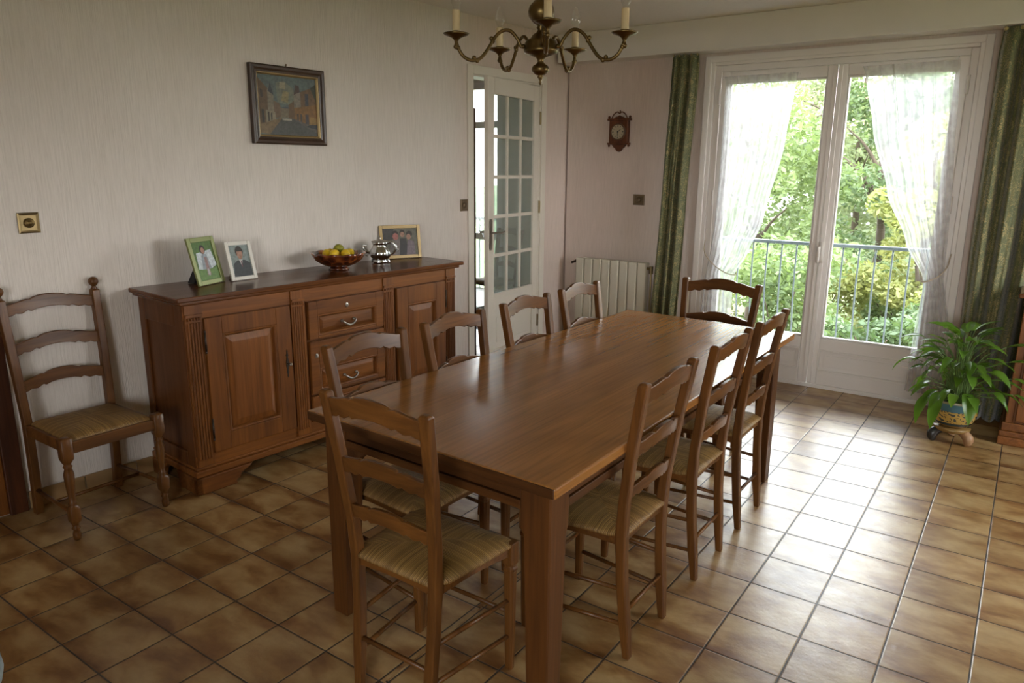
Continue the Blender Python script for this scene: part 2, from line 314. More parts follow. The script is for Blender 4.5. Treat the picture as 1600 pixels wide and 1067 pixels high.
# ------------------------------------------------------------------ mesh helpers
def finish(name, bm, mat, parent=None, smooth=False, bevel=0.0, seg=2, loc=None, sub=0):
    me = bpy.data.meshes.new(name)
    bmesh.ops.recalc_face_normals(bm, faces=bm.faces)
    bm.to_mesh(me); bm.free()
    o = bpy.data.objects.new(name, me); COL.objects.link(o)
    for mm in (mat if isinstance(mat, (list, tuple)) else [mat]): me.materials.append(mm)
    if smooth:
        for p in me.polygons: p.use_smooth = True
    if bevel:
        md = o.modifiers.new('soft_edges', 'BEVEL'); md.width = bevel; md.segments = seg; md.limit_method = 'ANGLE'; md.angle_limit = math.radians(40)
        md.harden_normals = False
    if sub:
        md = o.modifiers.new('smooth', 'SUBSURF'); md.levels = sub; md.render_levels = sub
    if parent: o.parent = parent
    if loc: o.location = loc
    return o
def B(): return bmesh.new()
def box(bm, x0, x1, y0, y1, z0, z1):
    v = [bm.verts.new(p) for p in ((x0,y0,z0),(x1,y0,z0),(x1,y1,z0),(x0,y1,z0),(x0,y0,z1),(x1,y0,z1),(x1,y1,z1),(x0,y1,z1))]
    for f in ((0,3,2,1),(4,5,6,7),(0,1,5,4),(1,2,6,5),(2,3,7,6),(3,0,4,7)): bm.faces.new([v[i] for i in f])
    return v
def frustum(bm, a, b):   # a, b = (x0,x1,y0,y1,z)
    v = []
    for (x0, x1, y0, y1, z) in (a, b): v += [bm.verts.new(p) for p in ((x0,y0,z),(x1,y0,z),(x1,y1,z),(x0,y1,z))]
    for f in ((0,3,2,1),(4,5,6,7),(0,1,5,4),(1,2,6,5),(2,3,7,6),(3,0,4,7)): bm.faces.new([v[i] for i in f])
def loft(bm, rings, cap=True):
    rs = [[bm.verts.new(p) for p in r] for r in rings]
    n = len(rs[0])
    for a, b in zip(rs, rs[1:]):
        for i in range(n): bm.faces.new((a[i], a[(i+1) % n], b[(i+1) % n], b[i]))
    if cap: bm.faces.new(rs[0][::-1]); bm.faces.new(rs[-1])
def lathe(bm, prof, cx=0, cy=0, n=24, wob=None):
    rings = []
    for r, z in prof:
        rings.append([(cx+max(r, 1e-4)*math.cos(2*PI*i/n)*(1 if not wob else wob(i/n, r, z)), cy+max(r, 1e-4)*math.sin(2*PI*i/n)*(1 if not wob else wob(i/n, r, z)), z) for i in range(n)])
    loft(bm, rings)
def catmull(pts, k=6):
    P = [Vector(p) for p in pts]; P = [P[0]*2-P[1]]+P+[P[-1]*2-P[-2]]; o = []
    for i in range(1, len(P)-2):
        for j in range(k):
            t = j/k; a, b, c, d = P[i-1:i+3]
            o.append(0.5*((2*b)+(c-a)*t+(2*a-5*b+4*c-d)*t*t+(3*b-a-3*c+d)*t**3))
    o.append(P[-2]); return o
def tube(bm, pts, r, n=10, smoothp=True, k=6):
    P = catmull(pts, k) if smoothp and len(pts) > 2 else [Vector(p) for p in pts]
    m = len(P); rings = []; up = None
    for i, p in enumerate(P):
        t = (P[min(i+1, m-1)]-P[max(i-1, 0)]).normalized()
        if up is None: up = Vector((0, 0, 1)) if abs(t.z) < 0.9 else Vector((1, 0, 0))
        s = t.cross(up).normalized(); up = s.cross(t).normalized()
        rr = r(i/(m-1)) if callable(r) else r
        rings.append([p+s*rr*math.cos(2*PI*j/n)+up*rr*math.sin(2*PI*j/n) for j in range(n)])
    loft(bm, rings)
def ball(bm, c, r, n=10, sz=1.0):
    m = bmesh.ops.create_uvsphere(bm, u_segments=n, v_segments=max(6, n//2+2), radius=r)
    for v in m['verts']: v.co = Vector((v.co.x, v.co.y, v.co.z*sz))+Vector(c)
def prism(bm, poly, axis, a, b):
    """extrude 2D polygon between a and b along axis ('x','y','z')"""
    def P(u, v, w): return {'x': (w, u, v), 'y': (u, w, v), 'z': (u, v, w)}[axis]
    v0 = [bm.verts.new(P(u, v, a)) for u, v in poly]; v1 = [bm.verts.new(P(u, v, b)) for u, v in poly]
    n = len(poly); bm.faces.new(v0); bm.faces.new(v1[::-1])
    for i in range(n): bm.faces.new((v0[i], v1[i], v1[(i+1) % n], v0[(i+1) % n]))
def thing(name, label, cat, loc=(0, 0, 0), rz=0.0, group=None):
    o = bpy.data.objects.new(name, None); COL.objects.link(o); o.location = loc; o.rotation_euler = (0, 0, rz)
    o.empty_display_size = 0.1
    o['label'] = label; o['category'] = cat
    if group: o['group'] = group
    return o
def tag(o, label, cat, group=None, kind=None):
    o['label'] = label; o['category'] = cat
    if group: o['group'] = group
    if kind: o['kind'] = kind
    return o
def struct(o, label=None):
    o['kind'] = 'structure'
    if label: o['label'] = label
    return o
def empty_struct(name, loc=(0, 0, 0), rz=0.0):
    o = bpy.data.objects.new(name, None); COL.objects.link(o); o.location = loc; o.rotation_euler = (0, 0, rz); o['kind'] = 'structure'; o.empty_display_size = 0.1
    return o
def label(o, t): o['label'] = t; return o

# the left wall runs at about four degrees to the window wall's normal; local X = out of the wall, local Y = along it
W0 = Vector((-2.68, -0.85, 0)); WRZ = -math.atan2(0.30, 4.23)
def wp(d, s, z=0.0):
    c, s_ = math.cos(WRZ), math.sin(WRZ)
    return Vector((W0.x+c*d-s_*s, W0.y+s_*d+c*s, z))

CZ = 2.60
# ------------------------------------------------------------------ setting
bm = B(); box(bm, -6.6, 3.2, -4.6, 3.47, -0.06, 0.0); struct(finish('floor', bm, floor_m))
bm = B(); box(bm, -3.2, 3.4, -4.8, 3.62, CZ, CZ+0.1); struct(finish('ceiling', bm, ceil_m))
D0, D1, DZ = 3.06, 3.885, 2.215
bm = B()
box(bm, -0.14, 0, -4.2, D0, 0, CZ); box(bm, -0.14, 0, D1, 4.42, 0, CZ); box(bm, -0.14, 0, D0, D1, DZ, CZ)
o = struct(finish('wall_left', bm, wp_left)); o.location = W0; o.rotation_euler = (0, 0, WRZ)
WX0, WX1, WZT = -1.150, 0.575, 2.335
bm = B()
box(bm, -2.36, WX0, 3.38, 3.62, 0, CZ); box(bm, WX1, 3.3, 3.38, 3.62, 0, CZ); box(bm, WX0, WX1, 3.38, 3.62, WZT, CZ)
struct(finish('wall_back', bm, wp_back))
bm = B(); box(bm, 3.2, 3.35, -4.7, 1.2, 0, CZ); box(bm, 3.2, 3.35, 2.4, 3.4, 0, CZ); box(bm, 3.2, 3.35, 1.2, 2.4, 2.25, CZ); box(bm, 3.2, 3.35, 1.2, 2.4, 0, 0.95); struct(finish('wall_right', bm, wp_left))  # window hole added out of view to let in fill light
bm = B()
box(bm, -3.1, 0.9, -4.72, -4.6, 0, CZ); box(bm, 2.6, 3.3, -4.72, -4.6, 0, CZ); box(bm, 0.9, 2.6, -4.72, -4.6, 0, 1.0); box(bm, 0.9, 2.6, -4.72, -4.6, 2.2, CZ)  # gap between the boxes is an added, unseen window for fill light
struct(finish('wall_rear', bm, wp_left))
bm = B(); prism(bm, [(3.19, 2.385), (3.379, 2.385), (3.379, CZ-0.001), (3.19, CZ-0.001)], 'x', -2.36, 3.19)
struct(finish('trim_1', bm, beam_m, bevel=0.003), 'painted beam box across the window wall')
bm = B(); box(bm, -2.30, 3.1, 3.176, 3.189, 2.381, 2.394); struct(finish('trim_2', bm, white_paint), 'thin curtain track strip under the beam')
# skirting tiles along the left wall and back wall
bm = B()
for a, b_ in ((0.0, 3.0),):
    s = a
    while s < b_-0.01:
        e = min(s+0.243, b_); box(bm, 0.0005, 0.011, s, e-0.004, 0.0, 0.082); s += 0.245
o = struct(finish('baseboard_left', bm, skirt_m, bevel=0.002)); o.location = W0; o.rotation_euler = (0, 0, WRZ)
bm = B()
x = -2.30
while x < -1.22: box(bm, x, x+0.241, 3.369, 3.3795, 0, 0.082); x += 0.245
x = 0.66
while x < 3.1: box(bm, x, x+0.241, 3.369, 3.3795, 0, 0.082); x += 0.245
struct(finish('baseboard_back', bm, skirt_m, bevel=0.002))

# ---- French window
win = empty_struct('window_1', (0, 3.38, 0))
bm = B()   # wall casing (architrave) and frame, stepped
for (a, b_, zt, y0, y1, wd) in ((WX0-0.035, WX1+0.035, WZT+0.03, -0.022, 0.0, 0.045), (WX0, WX1, WZT, -0.006, 0.12, 0.035), (WX0+0.035, WX1-0.035, WZT-0.035, 0.02, 0.11, 0.045)):
    box(bm, a, a+wd, y0, y1, 0.0, zt); box(bm, b_-wd, b_, y0, y1, 0.0, zt); box(bm, a+wd, b_-wd, y0, y1, zt-wd, zt)
box(bm, WX0+0.08, WX1-0.08, 0.005, 0.14, 0.0, 0.028)
finish('window_frame', bm, sash_paint, win, bevel=0.004)
CX = -0.262
def sash(x0, x1, side):
    z0, z1 = 0.032, 2.252
    y0, y1 = 0.0, 0.052
    st = 0.062
    gl0, gl1 = (0.375, 2.178)
    bm = B()
    box(bm, x0, x0+st, y0, y1, z0, z1); box(bm, x1-st, x1, y0, y1, z0, z1)
    box(bm, x0+st, x1-st, y0, y1, gl1, z1); box(bm, x0+st, x1-st, y0, y1, gl0-0.085, gl0); box(bm, x0+st, x1-st, y0, y1, z0, z0+0.10)
    # glazing bead
    for (a, b_, c, d) in ((x0+st, x0+st+.012, gl0, gl1), (x1-st-.012, x1-st, gl0, gl1)): box(bm, a, b_, y0+.012, y1, c, d)
    box(bm, x0+st, x1-st, y0+.012, y1, gl0, gl0+.012); box(bm, x0+st, x1-st, y0+.012, y1, gl1-.012, gl1)
    o = finish('sash', bm, sash_paint, win, bevel=0.005)
    bm = B(); box(bm, x0+st-.004, x1-st+.004, y0+.022, y0+.04, z0+.095, gl0-.08)
    box(bm, x0+st+.035, x1-st-.035, y0+.014, y0+.03, z0+.135, gl0-.12)
    px0, px1, pz0, pz1 = x0+st, x1-st, z0+.10, gl0-.085
    for (a, b_, c, d) in ((px0, px0+.010, pz0, pz1), (px1-.010, px1, pz0, pz1), (px0+.010, px1-.010, pz0, pz0+.010), (px0+.010, px1-.010, pz1-.010, pz1)): box(bm, a, b_, y0-.004, y0+.018, c, d)
    finish('lower_panel', bm, sash_paint, o, bevel=0.0025)
    bm = B(); box(bm, x0+st, x1-st, y0+.026, y0+.032, gl0, gl1); finish('pane', bm, glass, o)
    for hz in (0.75, 1.05+.3, 2.08):
        hx = x0-0.004 if side < 0 else x1+0.004
        bm = B(); tube(bm, [(hx, -0.014, hz-.055), (hx, -0.014, hz+.055)], 0.011, 8, False); finish('hinge', bm, white_paint, o)
    return o
s1 = sash(-1.062, CX-0.003, -1); s2 = sash(CX+0.003, 0.496, 1)
bm = B(); box(bm, CX+0.004, CX+0.032, -0.014, 0.0, 0.04, 2.245); box(bm, CX-0.026, CX+0.0, -0.008, 0.0, 0.04, 2.245); finish('cover_strip', bm, sash_paint, s2, bevel=0.003)
bm = B(); box(bm, CX-0.002, CX+0.034, -0.026, -0.014, 0.92, 1.07)
tube(bm, [(CX+.004, -0.024, 1.03), (CX+.004, -0.055, 1.03)], 0.008, 8, False); tube(bm, [(CX+.004, -0.055, 1.04), (CX+.006, -0.058, 0.99), (CX+.004, -0.05, 0.925)], lambda t: .013-.003*t, 8)
finish('window_handle', bm, white_paint, s2, smooth=True)

# ---- inner glazed door, ajar
dr = empty_struct('door_1', W0, WRZ)
bm = B()
for (d0, d1, wd) in ((-0.0, 0.014, 0.055),):
    box(bm, d0, d1, D0-wd, D0+.006, 0, DZ+wd); box(bm, d0, d1, D1-.006, D1+wd, 0, DZ+wd); box(bm, d0, d1, D0+.006, D1-.006, DZ-.006, DZ+wd)
box(bm, -0.14, 0.0, D0, D0+.018, 0, DZ); box(bm, -0.14, 0.0, D1-.018, D1, 0, DZ); box(bm, -0.14, 0.0, D0, D1, DZ-.018, DZ)
finish('door_frame', bm, door_paint, dr, bevel=0.003)
bm = B(); box(bm, -0.16, -0.141, D0-.075, D0+.198, 0, DZ-.22); finish('rear_architrave', bm, tbl_z, dr, bevel=0.003)
leaf = bpy.data.objects.new('door_leaf', None); COL.objects.link(leaf); leaf.parent = dr
leaf.location = (0.0, D1-0.02, 0); leaf.rotation_euler = (0, 0, math.radians(9.5))
LW, LZ0, LZ1, LT = 0.785, 0.012, 2.192, 0.038
# local: leaf runs toward -Y from the hinge, thickness toward -X
st = 0.085; gz0, gz1 = 0.62, 2.075; ncol, nrow = 3, 5
bm = B()
box(bm, -LT, 0, -st, 0, LZ0, LZ1); box(bm, -LT, 0, -LW, -LW+st, LZ0, LZ1); box(bm, -LT, 0, -LW+st, -st, gz1, LZ1); box(bm, -LT, 0, -LW+st, -st, gz0-.14, gz0); box(bm, -LT, 0, -LW+st, -st, LZ0, LZ0+.17)
cw = (LW-2*st)/ncol; rh = (gz1-gz0)/nrow
for i in range(1, ncol): box(bm, -LT+.004, -.004, -LW+st+cw*i-.013, -LW+st+cw*i+.013, gz0, gz1)
for j in range(1, nrow): box(bm, -LT+.0045, -.0045, -LW+st, -st, gz0+rh*j-.013, gz0+rh*j+.013)
finish('leaf_frame', bm, door_paint, leaf, bevel=0.004)
bm = B(); box(bm, -LT+.012, -.012, -LW+st-.004, -st+.004, LZ0+.16, gz0-.13); box(bm, -LT+.008, -.006, -LW+st+.05, -st-.05, LZ0+.22, gz0-.19)
finish('leaf_panel', bm, door_paint, leaf, bevel=0.006)
bm = B(); box(bm, -LT*.5-.002, -LT*.5+.002, -LW+st-.002, -st+.002, gz0, gz1); finish('glazing', bm, door_glass, leaf)
bm = B(); prism(bm, [(-LW+.030+u*.020*1, 1.075+v*.115) for u, v in ((-1, -.85), (-.6, -1), (.6, -1), (1, -.85), (1, .85), (.6, 1), (-.6, 1), (-1, .85))], 'x', 0.0005, 0.006)
tube(bm, [(0.004, -LW+.03, 1.09), (0.05, -LW+.03, 1.09), (0.058, -LW+.045, 1.092), (0.055, -LW+.10, 1.085), (0.055, -LW+.145, 1.094)], 0.0075, 8)
finish('door_handle', bm, pewter, leaf, smooth=False)
bm = B(); tube(bm, [(-LT-.001, -LW+.03, 1.09), (-LT-.05, -LW+.03, 1.09), (-LT-.055, -LW+.06, 1.09), (-LT-.055, -LW+.14, 1.09)], 0.0075, 8); finish('rear_handle', bm, pewter, leaf)
for hz in (0.3, 1.25, 1.95):
    bm = B(); tube(bm, [(.008, 0.004, hz-.05), (.008, 0.004, hz+.05)], 0.008, 8, False); finish('hinge', bm, brass_light, leaf)

# ---- dark door casing at the far left
dl = empty_struct('door_2', W0, WRZ)
bm = B(); box(bm, 0.0, 0.028, -0.085, -0.012, 0, 2.1); box(bm, 0.0, 0.028, -1.0, -0.93, 0, 2.1); box(bm, 0.0, 0.028, -0.93, -0.085, 2.03, 2.1); finish('door_frame', bm, dark_wood, dl, bevel=0.004)
bm = B(); box(bm, 0.001, 0.012, -0.93, -0.085, 0.005, 2.03); box(bm, 0.012, 0.020, -0.83, -0.19, 0.2, 0.95); box(bm, 0.012, 0.020, -0.83, -0.19, 1.1, 1.9); finish('door_leaf', bm, sb_z, dl, bevel=0.003)

# ------------------------------------------------------------------ table
table = thing('dining_table', 'long rectangular brown wooden dining table with square tapered legs', 'table', (-0.455, 0.485, 0))
TC = {(-1, -1): (-0.957, -0.612), (1, -1): (0.048, -0.652), (1, 1): (0.046, 1.632), (-1, 1): (-0.912, 1.700)}
def warp(u, v):   # unit square -> the slightly out-of-square table
    x = sum(TC[(i, j)][0]*(1+i*u)*(1+j*v)/4 for i in (-1, 1) for j in (-1, 1)); y = sum(TC[(i, j)][1]*(1+i*u)*(1+j*v)/4 for i in (-1, 1) for j in (-1, 1))
    return x+0.455, y-0.485
def wbox(bm, u0, u1, v0, v1, z0, z1, inset=0.0):
    c = [warp(u0, v0), warp(u1, v0), warp(u1, v1), warp(u0, v1)]
    v = [bm.verts.new((x, y, z0)) for x, y in c]+[bm.verts.new((x, y, z1)) for x, y in c]
    for f in ((0,3,2,1),(4,5,6,7),(0,1,5,4),(1,2,6,5),(2,3,7,6),(3,0,4,7)): bm.faces.new([v[i] for i in f])
U0 = lambda m_: m_/.5
bm = B(); wbox(bm, -1, 1, -1, 1, 0.727, 0.760); finish('tabletop', bm, tbl_top, table, bevel=0.006)
for v_ in (-1, 1):  # darker strips put the shade of the tabletop's end edges into colour
    bm = B(); wbox(bm, -1+U0(.004), 1-U0(.004), *sorted((v_*(1-.004), v_*(1+.0026))), 0.729, 0.757); finish('end_shade_strip', bm, tbl_x, table, bevel=0.002)
hx, hy = 0.498, 1.15
U = lambda m_: m_/hx; V = lambda m_: m_/hy
for sx in (-1, 1):
    for sy in (-1, 1):
        bm = B()
        def legring(half, z, bias):
            # outer faces stay vertical, inner faces taper
            u0, u1 = sx*(1-U(0.038)), sx*(1-U(0.038+half)); ov = 0.040 if sy < 0 else 0.105
            v0, v1 = sy*(1-V(ov)), sy*(1-V(ov+half))
            us, vs = sorted((u0, u1)), sorted((v0, v1))
            return [(*warp(us[0], vs[0]), z), (*warp(us[1], vs[0]), z), (*warp(us[1], vs[1]), z), (*warp(us[0], vs[1]), z)]
        loft(bm, [legring(0.070, 0, 0), legring(0.088, 0.575, 0), legring(0.100, 0.592, 0), legring(0.100, 0.7265, 0)])
        finish('leg', bm, tbl_z, table, bevel=0.004)
gapu, gapv = U(0.139), V(0.141)
for sy in (-1, 1):
    ov = 0.046 if sy < 0 else 0.111
    bm = B(); v0, v1 = sorted((sy*(1-V(ov)), sy*(1-V(ov+.022)))); wbox(bm, -1+gapu, 1-gapu, v0, v1, 0.676, 0.7265)
    v0, v1 = sorted((sy*(1-V(ov-.004)), sy*(1-V(ov+.022)))); wbox(bm, -1+gapu, 1-gapu, v0, v1, 0.646, 0.672); finish('apron', bm, tbl_x, table, bevel=0.002)
for sx in (-1, 1):
    bm = B(); u0, u1 = sorted((sx*(1-U(.044)), sx*(1-U(.066)))); wbox(bm, u0, u1, -1+gapv, 1-gapv-V(.065), 0.676, 0.7265)
    u0, u1 = sorted((sx*(1-U(.040)), sx*(1-U(.066)))); wbox(bm, u0, u1, -1+gapv, 1-gapv-V(.065), 0.646, 0.672); finish('apron', bm, tbl_y, table, bevel=0.002)

# ------------------------------------------------------------------ chairs
# local frame: +Y = the way the chair faces, Z up, origin at the rear feet
def slat_pts(zc, hw, h, rise, n=28, notch=True):
    top, bot = [], []
    for i in range(n+1):
        u = -1+2*i/n
        a = rise*(0.5+0.5*math.cos(PI*u))**0.75
        if notch:
            a += -0.006*math.exp(-((abs(u)-0.42)/0.06)**2)
        bsc = 0.0
        if notch: bsc = 0.006*math.exp(-((abs(u)-0.50)/0.05)**2)+0.0055*math.exp(-((abs(u)-0.78)/0.05)**2)-0.003*math.exp(-((abs(u)-0.64)/0.05)**2)
        top.append((u*hw, zc+h/2+a)); bot.append((u*hw, zc-h/2+a*0.80+bsc))
    return top, bot
def slat(zc, hw, h, rise, yf, bow=0.018, th=0.016, mat=None, parent=None, name='slat'):
    top, bot = slat_pts(zc, hw, h, rise)
    bm = B(); cols = []
    for (xt, zt), (xb, zb) in zip(top, bot):
        u = xt/hw; y = -bow*(1-u*u)
        cols.append([bm.verts.new((xt, yf(zb)+y+th/2, zb)), bm.verts.new((xt, yf(zt)+y+th/2, zt)), bm.verts.new((xt, yf(zt)+y-th/2, zt)), bm.verts.new((xt, yf(zb)+y-th/2, zb))])
    for a, b_ in zip(cols, cols[1:]):
        for i in range(4): bm.faces.new((a[i], a[(i+1) % 4], b_[(i+1) % 4], b_[i]))
    bm.faces.new(cols[0][::-1]); bm.faces.new(cols[-1])
    return finish(name, bm, mat or wood_x, parent, bevel=0.003)
def interp(tab, z):
    for (a, va), (b_, vb) in zip(tab, tab[1:]):
        if z <= b_: return va+(vb-va)*(z-a)/(b_-a)
    return tab[-1][1]
YF = [(0, -0.004), (0.12, 0.008), (0.28, 0.022), (0.43, 0.028), (0.55, 0.020), (0.75, -0.006), (0.95, -0.040), (1.2, -0.08)]
XF = [(0, 0.138), (0.43, 0.152), (0.95, 0.186), (1.2, 0.2)]
def yf(z): return interp(YF, z)
def xf(z): return interp(XF, z)
def make_chair(name, lab):
    c = thing(name, lab, 'chair', group=None)
    for s in (-1, 1):
        bm = B(); rings = []
        for i in range(25):
            z = 0.945*i/24; tw, td = 0.0165, 0.0165
            if z < 0.12: td = 0.012+0.0045*z/0.12; tw = 0.014+.0025*z/.12
            if 0.36 < z < 0.50: td = 0.018
            x, y = s*xf(z), yf(z)
            rings.append([(x-tw, y-td, z), (x+tw, y-td, z), (x+tw, y+td, z), (x-tw, y+td, z)])
        x, y = s*xf(.95), yf(.95); rings.append([(x-.0125, y-.0115, .953), (x+.0125, y-.0115, .953), (x+.0125, y+.0115, .953), (x-.0125, y+.0115, .953)])
        loft(bm, rings); finish('back_post', bm, wood_z, c, bevel=0.005)
    slat(0.905, xf(.905)-.012, 0.056, 0.030, yf, parent=c)
    slat(0.728, xf(.728)-.012, 0.048, 0.026, yf, parent=c)
    slat(0.580, xf(.580)-.012, 0.044, 0.024, yf, parent=c)
    FX, FY = 0.185, 0.365
    for s in (-1, 1):
        bm = B()
        x, y = s*FX, FY
        rings = []
        for z, h in ((0, .0125), (0.02, .0135), (0.30, .0175), (0.345, .018)):
            rings.append([(x+h*a, y+h*b_, z) for a, b_ in ((-1, -.6), (-.6, -1), (.6, -1), (1, -.6), (1, .6), (.6, 1), (-.6, 1), (-1, .6))])
        for z, h in ((0.35, .0205), (0.358, .0205), (0.362, .0165), (0.368, .0165), (.372, .020), (.445, .020)):
            k = .6 if z < .37 else .85
            rings.append([(x+h*a, y+h*b_, z) for a, b_ in ((-1, -k), (-k, -1), (k, -1), (1, -k), (1, k), (k, 1), (-k, 1), (-1, k))])
        loft(bm, rings); finish('front_leg', bm, wood_z, c, bevel=0.002)
    # seat rails
    bm = B(); z0, z1 = 0.400, 0.432
    def bar(p, q, th, za, zb, sag=0.0):
        p, q = Vector(p), Vector(q); d = (q-p).normalized(); n_ = Vector((-d.y, d.x))*th/2; cols = []
        for i in range(9):
            t = i/8; m_ = p.lerp(q, t); sg = sag*4*t*(1-t)
            cols.append([(m_.x-n_.x, m_.y-n_.y, za+sg), (m_.x+n_.x, m_.y+n_.y, za+sg), (m_.x+n_.x, m_.y+n_.y, zb), (m_.x-n_.x, m_.y-n_.y, zb)])
        loft(bm, cols)
    bar((-.14, .03), (.14, .03), .016, z0, z1, .008); bar((-.17, FY), (.17, FY), .016, z0, z1, .008)
    bar((-.152, .045), (-.185, FY-.018), .016, z0, z1, .008); bar((.152, .045), (.185, FY-.018), .016, z0, z1, .008)
    finish('seat_frame', bm, wood_x, c, bevel=0.002)
    # woven rush seat
    bm = B(); n = 22; gt, gb = [], []
    for j in range(n+1):
        v = j/n; y = 0.012+v*(FY+.022-0.012); hw = 0.172+v*(0.205-0.172)
        rt, rb = [], []
        for i in range(n+1):
            u = -1+2*i/n
            e = max(abs(u)**6, abs(2*v-1)**6)
            pil = 0.010*(1-max(abs(u), abs(2*v-1)))-0.004*(1-min(1, abs(abs(u)-abs(2*v-1))*6))
            rt.append(bm.verts.new((u*hw, y, 0.462-0.018*e+pil*0.6-.004))); rb.append(bm.verts.new((u*hw*0.985, y, 0.428+0.003*e)))
        gt.append(rt); gb.append(rb)
    # keep clear of the posts: notch the corners
    for j in range(n):
        for i in range(n):
            bm.faces.new((gt[j][i], gt[j][i+1], gt[j+1][i+1], gt[j+1][i])); bm.faces.new((gb[j][i], gb[j+1][i], gb[j+1][i+1], gb[j][i+1]))
    for i in range(n):
        bm.faces.new((gt[0][i], gb[0][i], gb[0][i+1], gt[0][i+1])); bm.faces.new((gt[n][i], gt[n][i+1], gb[n][i+1], gb[n][i]))
        bm.faces.new((gt[i][0], gt[i+1][0], gb[i+1][0], gb[i][0])); bm.faces.new((gt[i][n], gb[i][n], gb[i+1][n], gt[i+1][n]))
    for g in (gt, gb):
        for a, b_ in ((0, 0), (0, n)):
            for dj in (0, 1, 2):
                for di in (0, 1):
                    v = g[a+dj][abs(b_-di)]; v.co.x *= (0.80 if dj < 2 else 0.93) if di == 0 else 0.9
    for dj in (n, n-1):
        for g in (gt, gb):
            for b_ in (0, n): g[dj][b_].co.x *= 0.93; g[dj][b_].co.y -= 0.012
    finish('rush_seat', bm, rush, c, smooth=True)
    bm = B(); r_ = 0.0078
    def st_(p, q): bm_ = B(); tube(bm_, [p, q], r_, 8, False); finish('stretcher', bm_, wood_x, c, smooth=True)
    bm.free()
    st_((-xf(.16), yf(.16), .165), (xf(.16), yf(.16), .165))
    for s in (-1, 1):
        st_((s*xf(.24), yf(.24), .245), (s*FX, FY, .245)); st_((s*xf(.13), yf(.13), .120), (s*FX, FY, .120))
    st_((-FX, FY, .20), (FX, FY, .20))
    return c
def copy_tree(o, parent=None):
    c = o.copy(); COL.objects.link(c)
    if parent: c.parent = parent
    for ch in list(o.children): copy_tree(ch, c)
    return c
GR = 'ladder-back rush chairs around the dining table'
proto = make_chair('dining_chair', '')
def place(x, y, rz, lab, first=[True], sc=1.0):
    o = proto if first[0] else copy_tree(proto)
    first[0] = False
    o.location = (x, y, 0); o.rotation_euler = (0, 0, rz); o['label'] = lab; o['group'] = GR
    o.scale = (sc, sc, 1.0)
    return o
place(-0.410, -0.795, math.radians(0), 'ladder-back rush chair at the near end of the table, back to the camera').scale = (1, .92, 1)
RZR, RZL = PI/2, -PI/2
place(0.055, -0.058, RZR, 'ladder-back chair opposite the sideboard side, beside the near leg of the table')
place(0.055, 0.522, RZR, 'middle of the three ladder-back chairs along the table side away from the sideboard')
place(0.055, 1.035, RZR, 'ladder-back chair beside the far right table leg, near the glazed doors')
place(-0.952, -0.30, RZL, 'ladder-back chair on the sideboard side, in front of the drawers')
place(-0.945, 0.195, RZL, 'ladder-back chair on the sideboard side, in front of the right cupboard door')
place(-0.945, 0.735, RZL, 'ladder-back chair on the sideboard side, in front of the white glazed door')
place(-0.945, 1.245, RZL, 'ladder-back chair on the sideboard side, in front of the radiator')
place(-0.432, 1.825, math.radians(180-5), 'ladder-back chair at the far end of the table, in front of the window').scale = (1.16, 1, 1)

# ---- chair against the wall, with ball finials and turned legs
wc = thing('side_chair', 'ladder-back chair with ball finials and turned front legs standing alone against the wall', 'chair', (-2.585, -0.668, 0), -PI/2)
YF2 = [(0, -0.01), (0.2, 0.005), (0.44, 0.012), (0.7, -0.008), (1.0, -0.045)]
XF2 = [(0, 0.180), (0.44, 0.182), (1.0, 0.198)]
yf2 = lambda z: interp(YF2, z); xf2 = lambda z: interp(XF2, z)
for s in (-1, 1):
    bm = B(); rings = []
    for i in range(25):
        z = 0.985*i/24; x, y = s*xf2(z), yf2(z); a = .0175
        rings.append([(x-a, y-a, z), (x+a, y-a, z), (x+a, y+a, z), (x-a, y+a, z)])
    loft(bm, rings)
    o = finish('back_post', bm, wood_z, wc, bevel=0.004)
    bm = B(); lathe(bm, [(.012, .983), (.0155, .988), (.009, .996), (.010, 1.000), (.019, 1.010), (.0225, 1.022), (.019, 1.034), (.009, 1.042), (.001, 1.044)], s*xf2(1.0), yf2(1.0), 16)
    finish('ball_finial', bm, wood_z, o, smooth=True)
for zc in (0.935, 0.765, 0.600): slat(zc, xf2(zc)-.012, 0.050, 0.030, yf2, parent=wc, bow=.014)
FX, FY = 0.197, 0.392
for s in (-1, 1):
    bm = B(); sq = lambda h, z: [(s*FX+h*a, FY+h*b_, z) for a, b_ in ((-1, -.9), (-.9, -1), (0, -1), (.9, -1), (1, -.9), (1, 0), (1, .9), (.9, 1), (0, 1), (-.9, 1), (-1, .9), (-1, 0))]
    rd = lambda r, z: [(s*FX+r*math.cos(PI*2*(i+7.5)/12), FY+r*math.sin(PI*2*(i+7.5)/12), z) for i in range(12)]
    prof = [('r', .010, 0), ('r', .0155, .008), ('r', .0165, .03), ('r', .012, .048), ('r', .018, .056), ('r', .012, .064), ('r', .016, .078), ('s', .019, .088), ('s', .020, .10), ('s', .020, .145), ('s', .018, .152), ('r', .012, .160), ('r', .018, .168), ('r', .012, .176), ('r', .014, .20), ('r', .020, .27), ('r', .0205, .30), ('r', .014, .325), ('r', .019, .333), ('r', .013, .341), ('r', .019, .352), ('s', .021, .365), ('s', .022, .375), ('s', .022, .452), ('s', .018, .457)]
    loft(bm, [sq(r, z) if k == 's' else rd(r, z) for k, r, z in prof]); finish('front_leg', bm, wood_z, wc, smooth=True)
bm = B()
for (x0, x1, y0, y1) in ((-.178, .178, .004, .022), (-.178, .178, FY-.012, FY+.014), (-.196, -.178, .028, FY-.02), (.178, .196, .028, FY-.02)): box(bm, x0, x1, y0, y1, .385, .435)
finish('seat_frame', bm, wood_x, wc, bevel=0.003)
bm = B(); n = 20; G = []
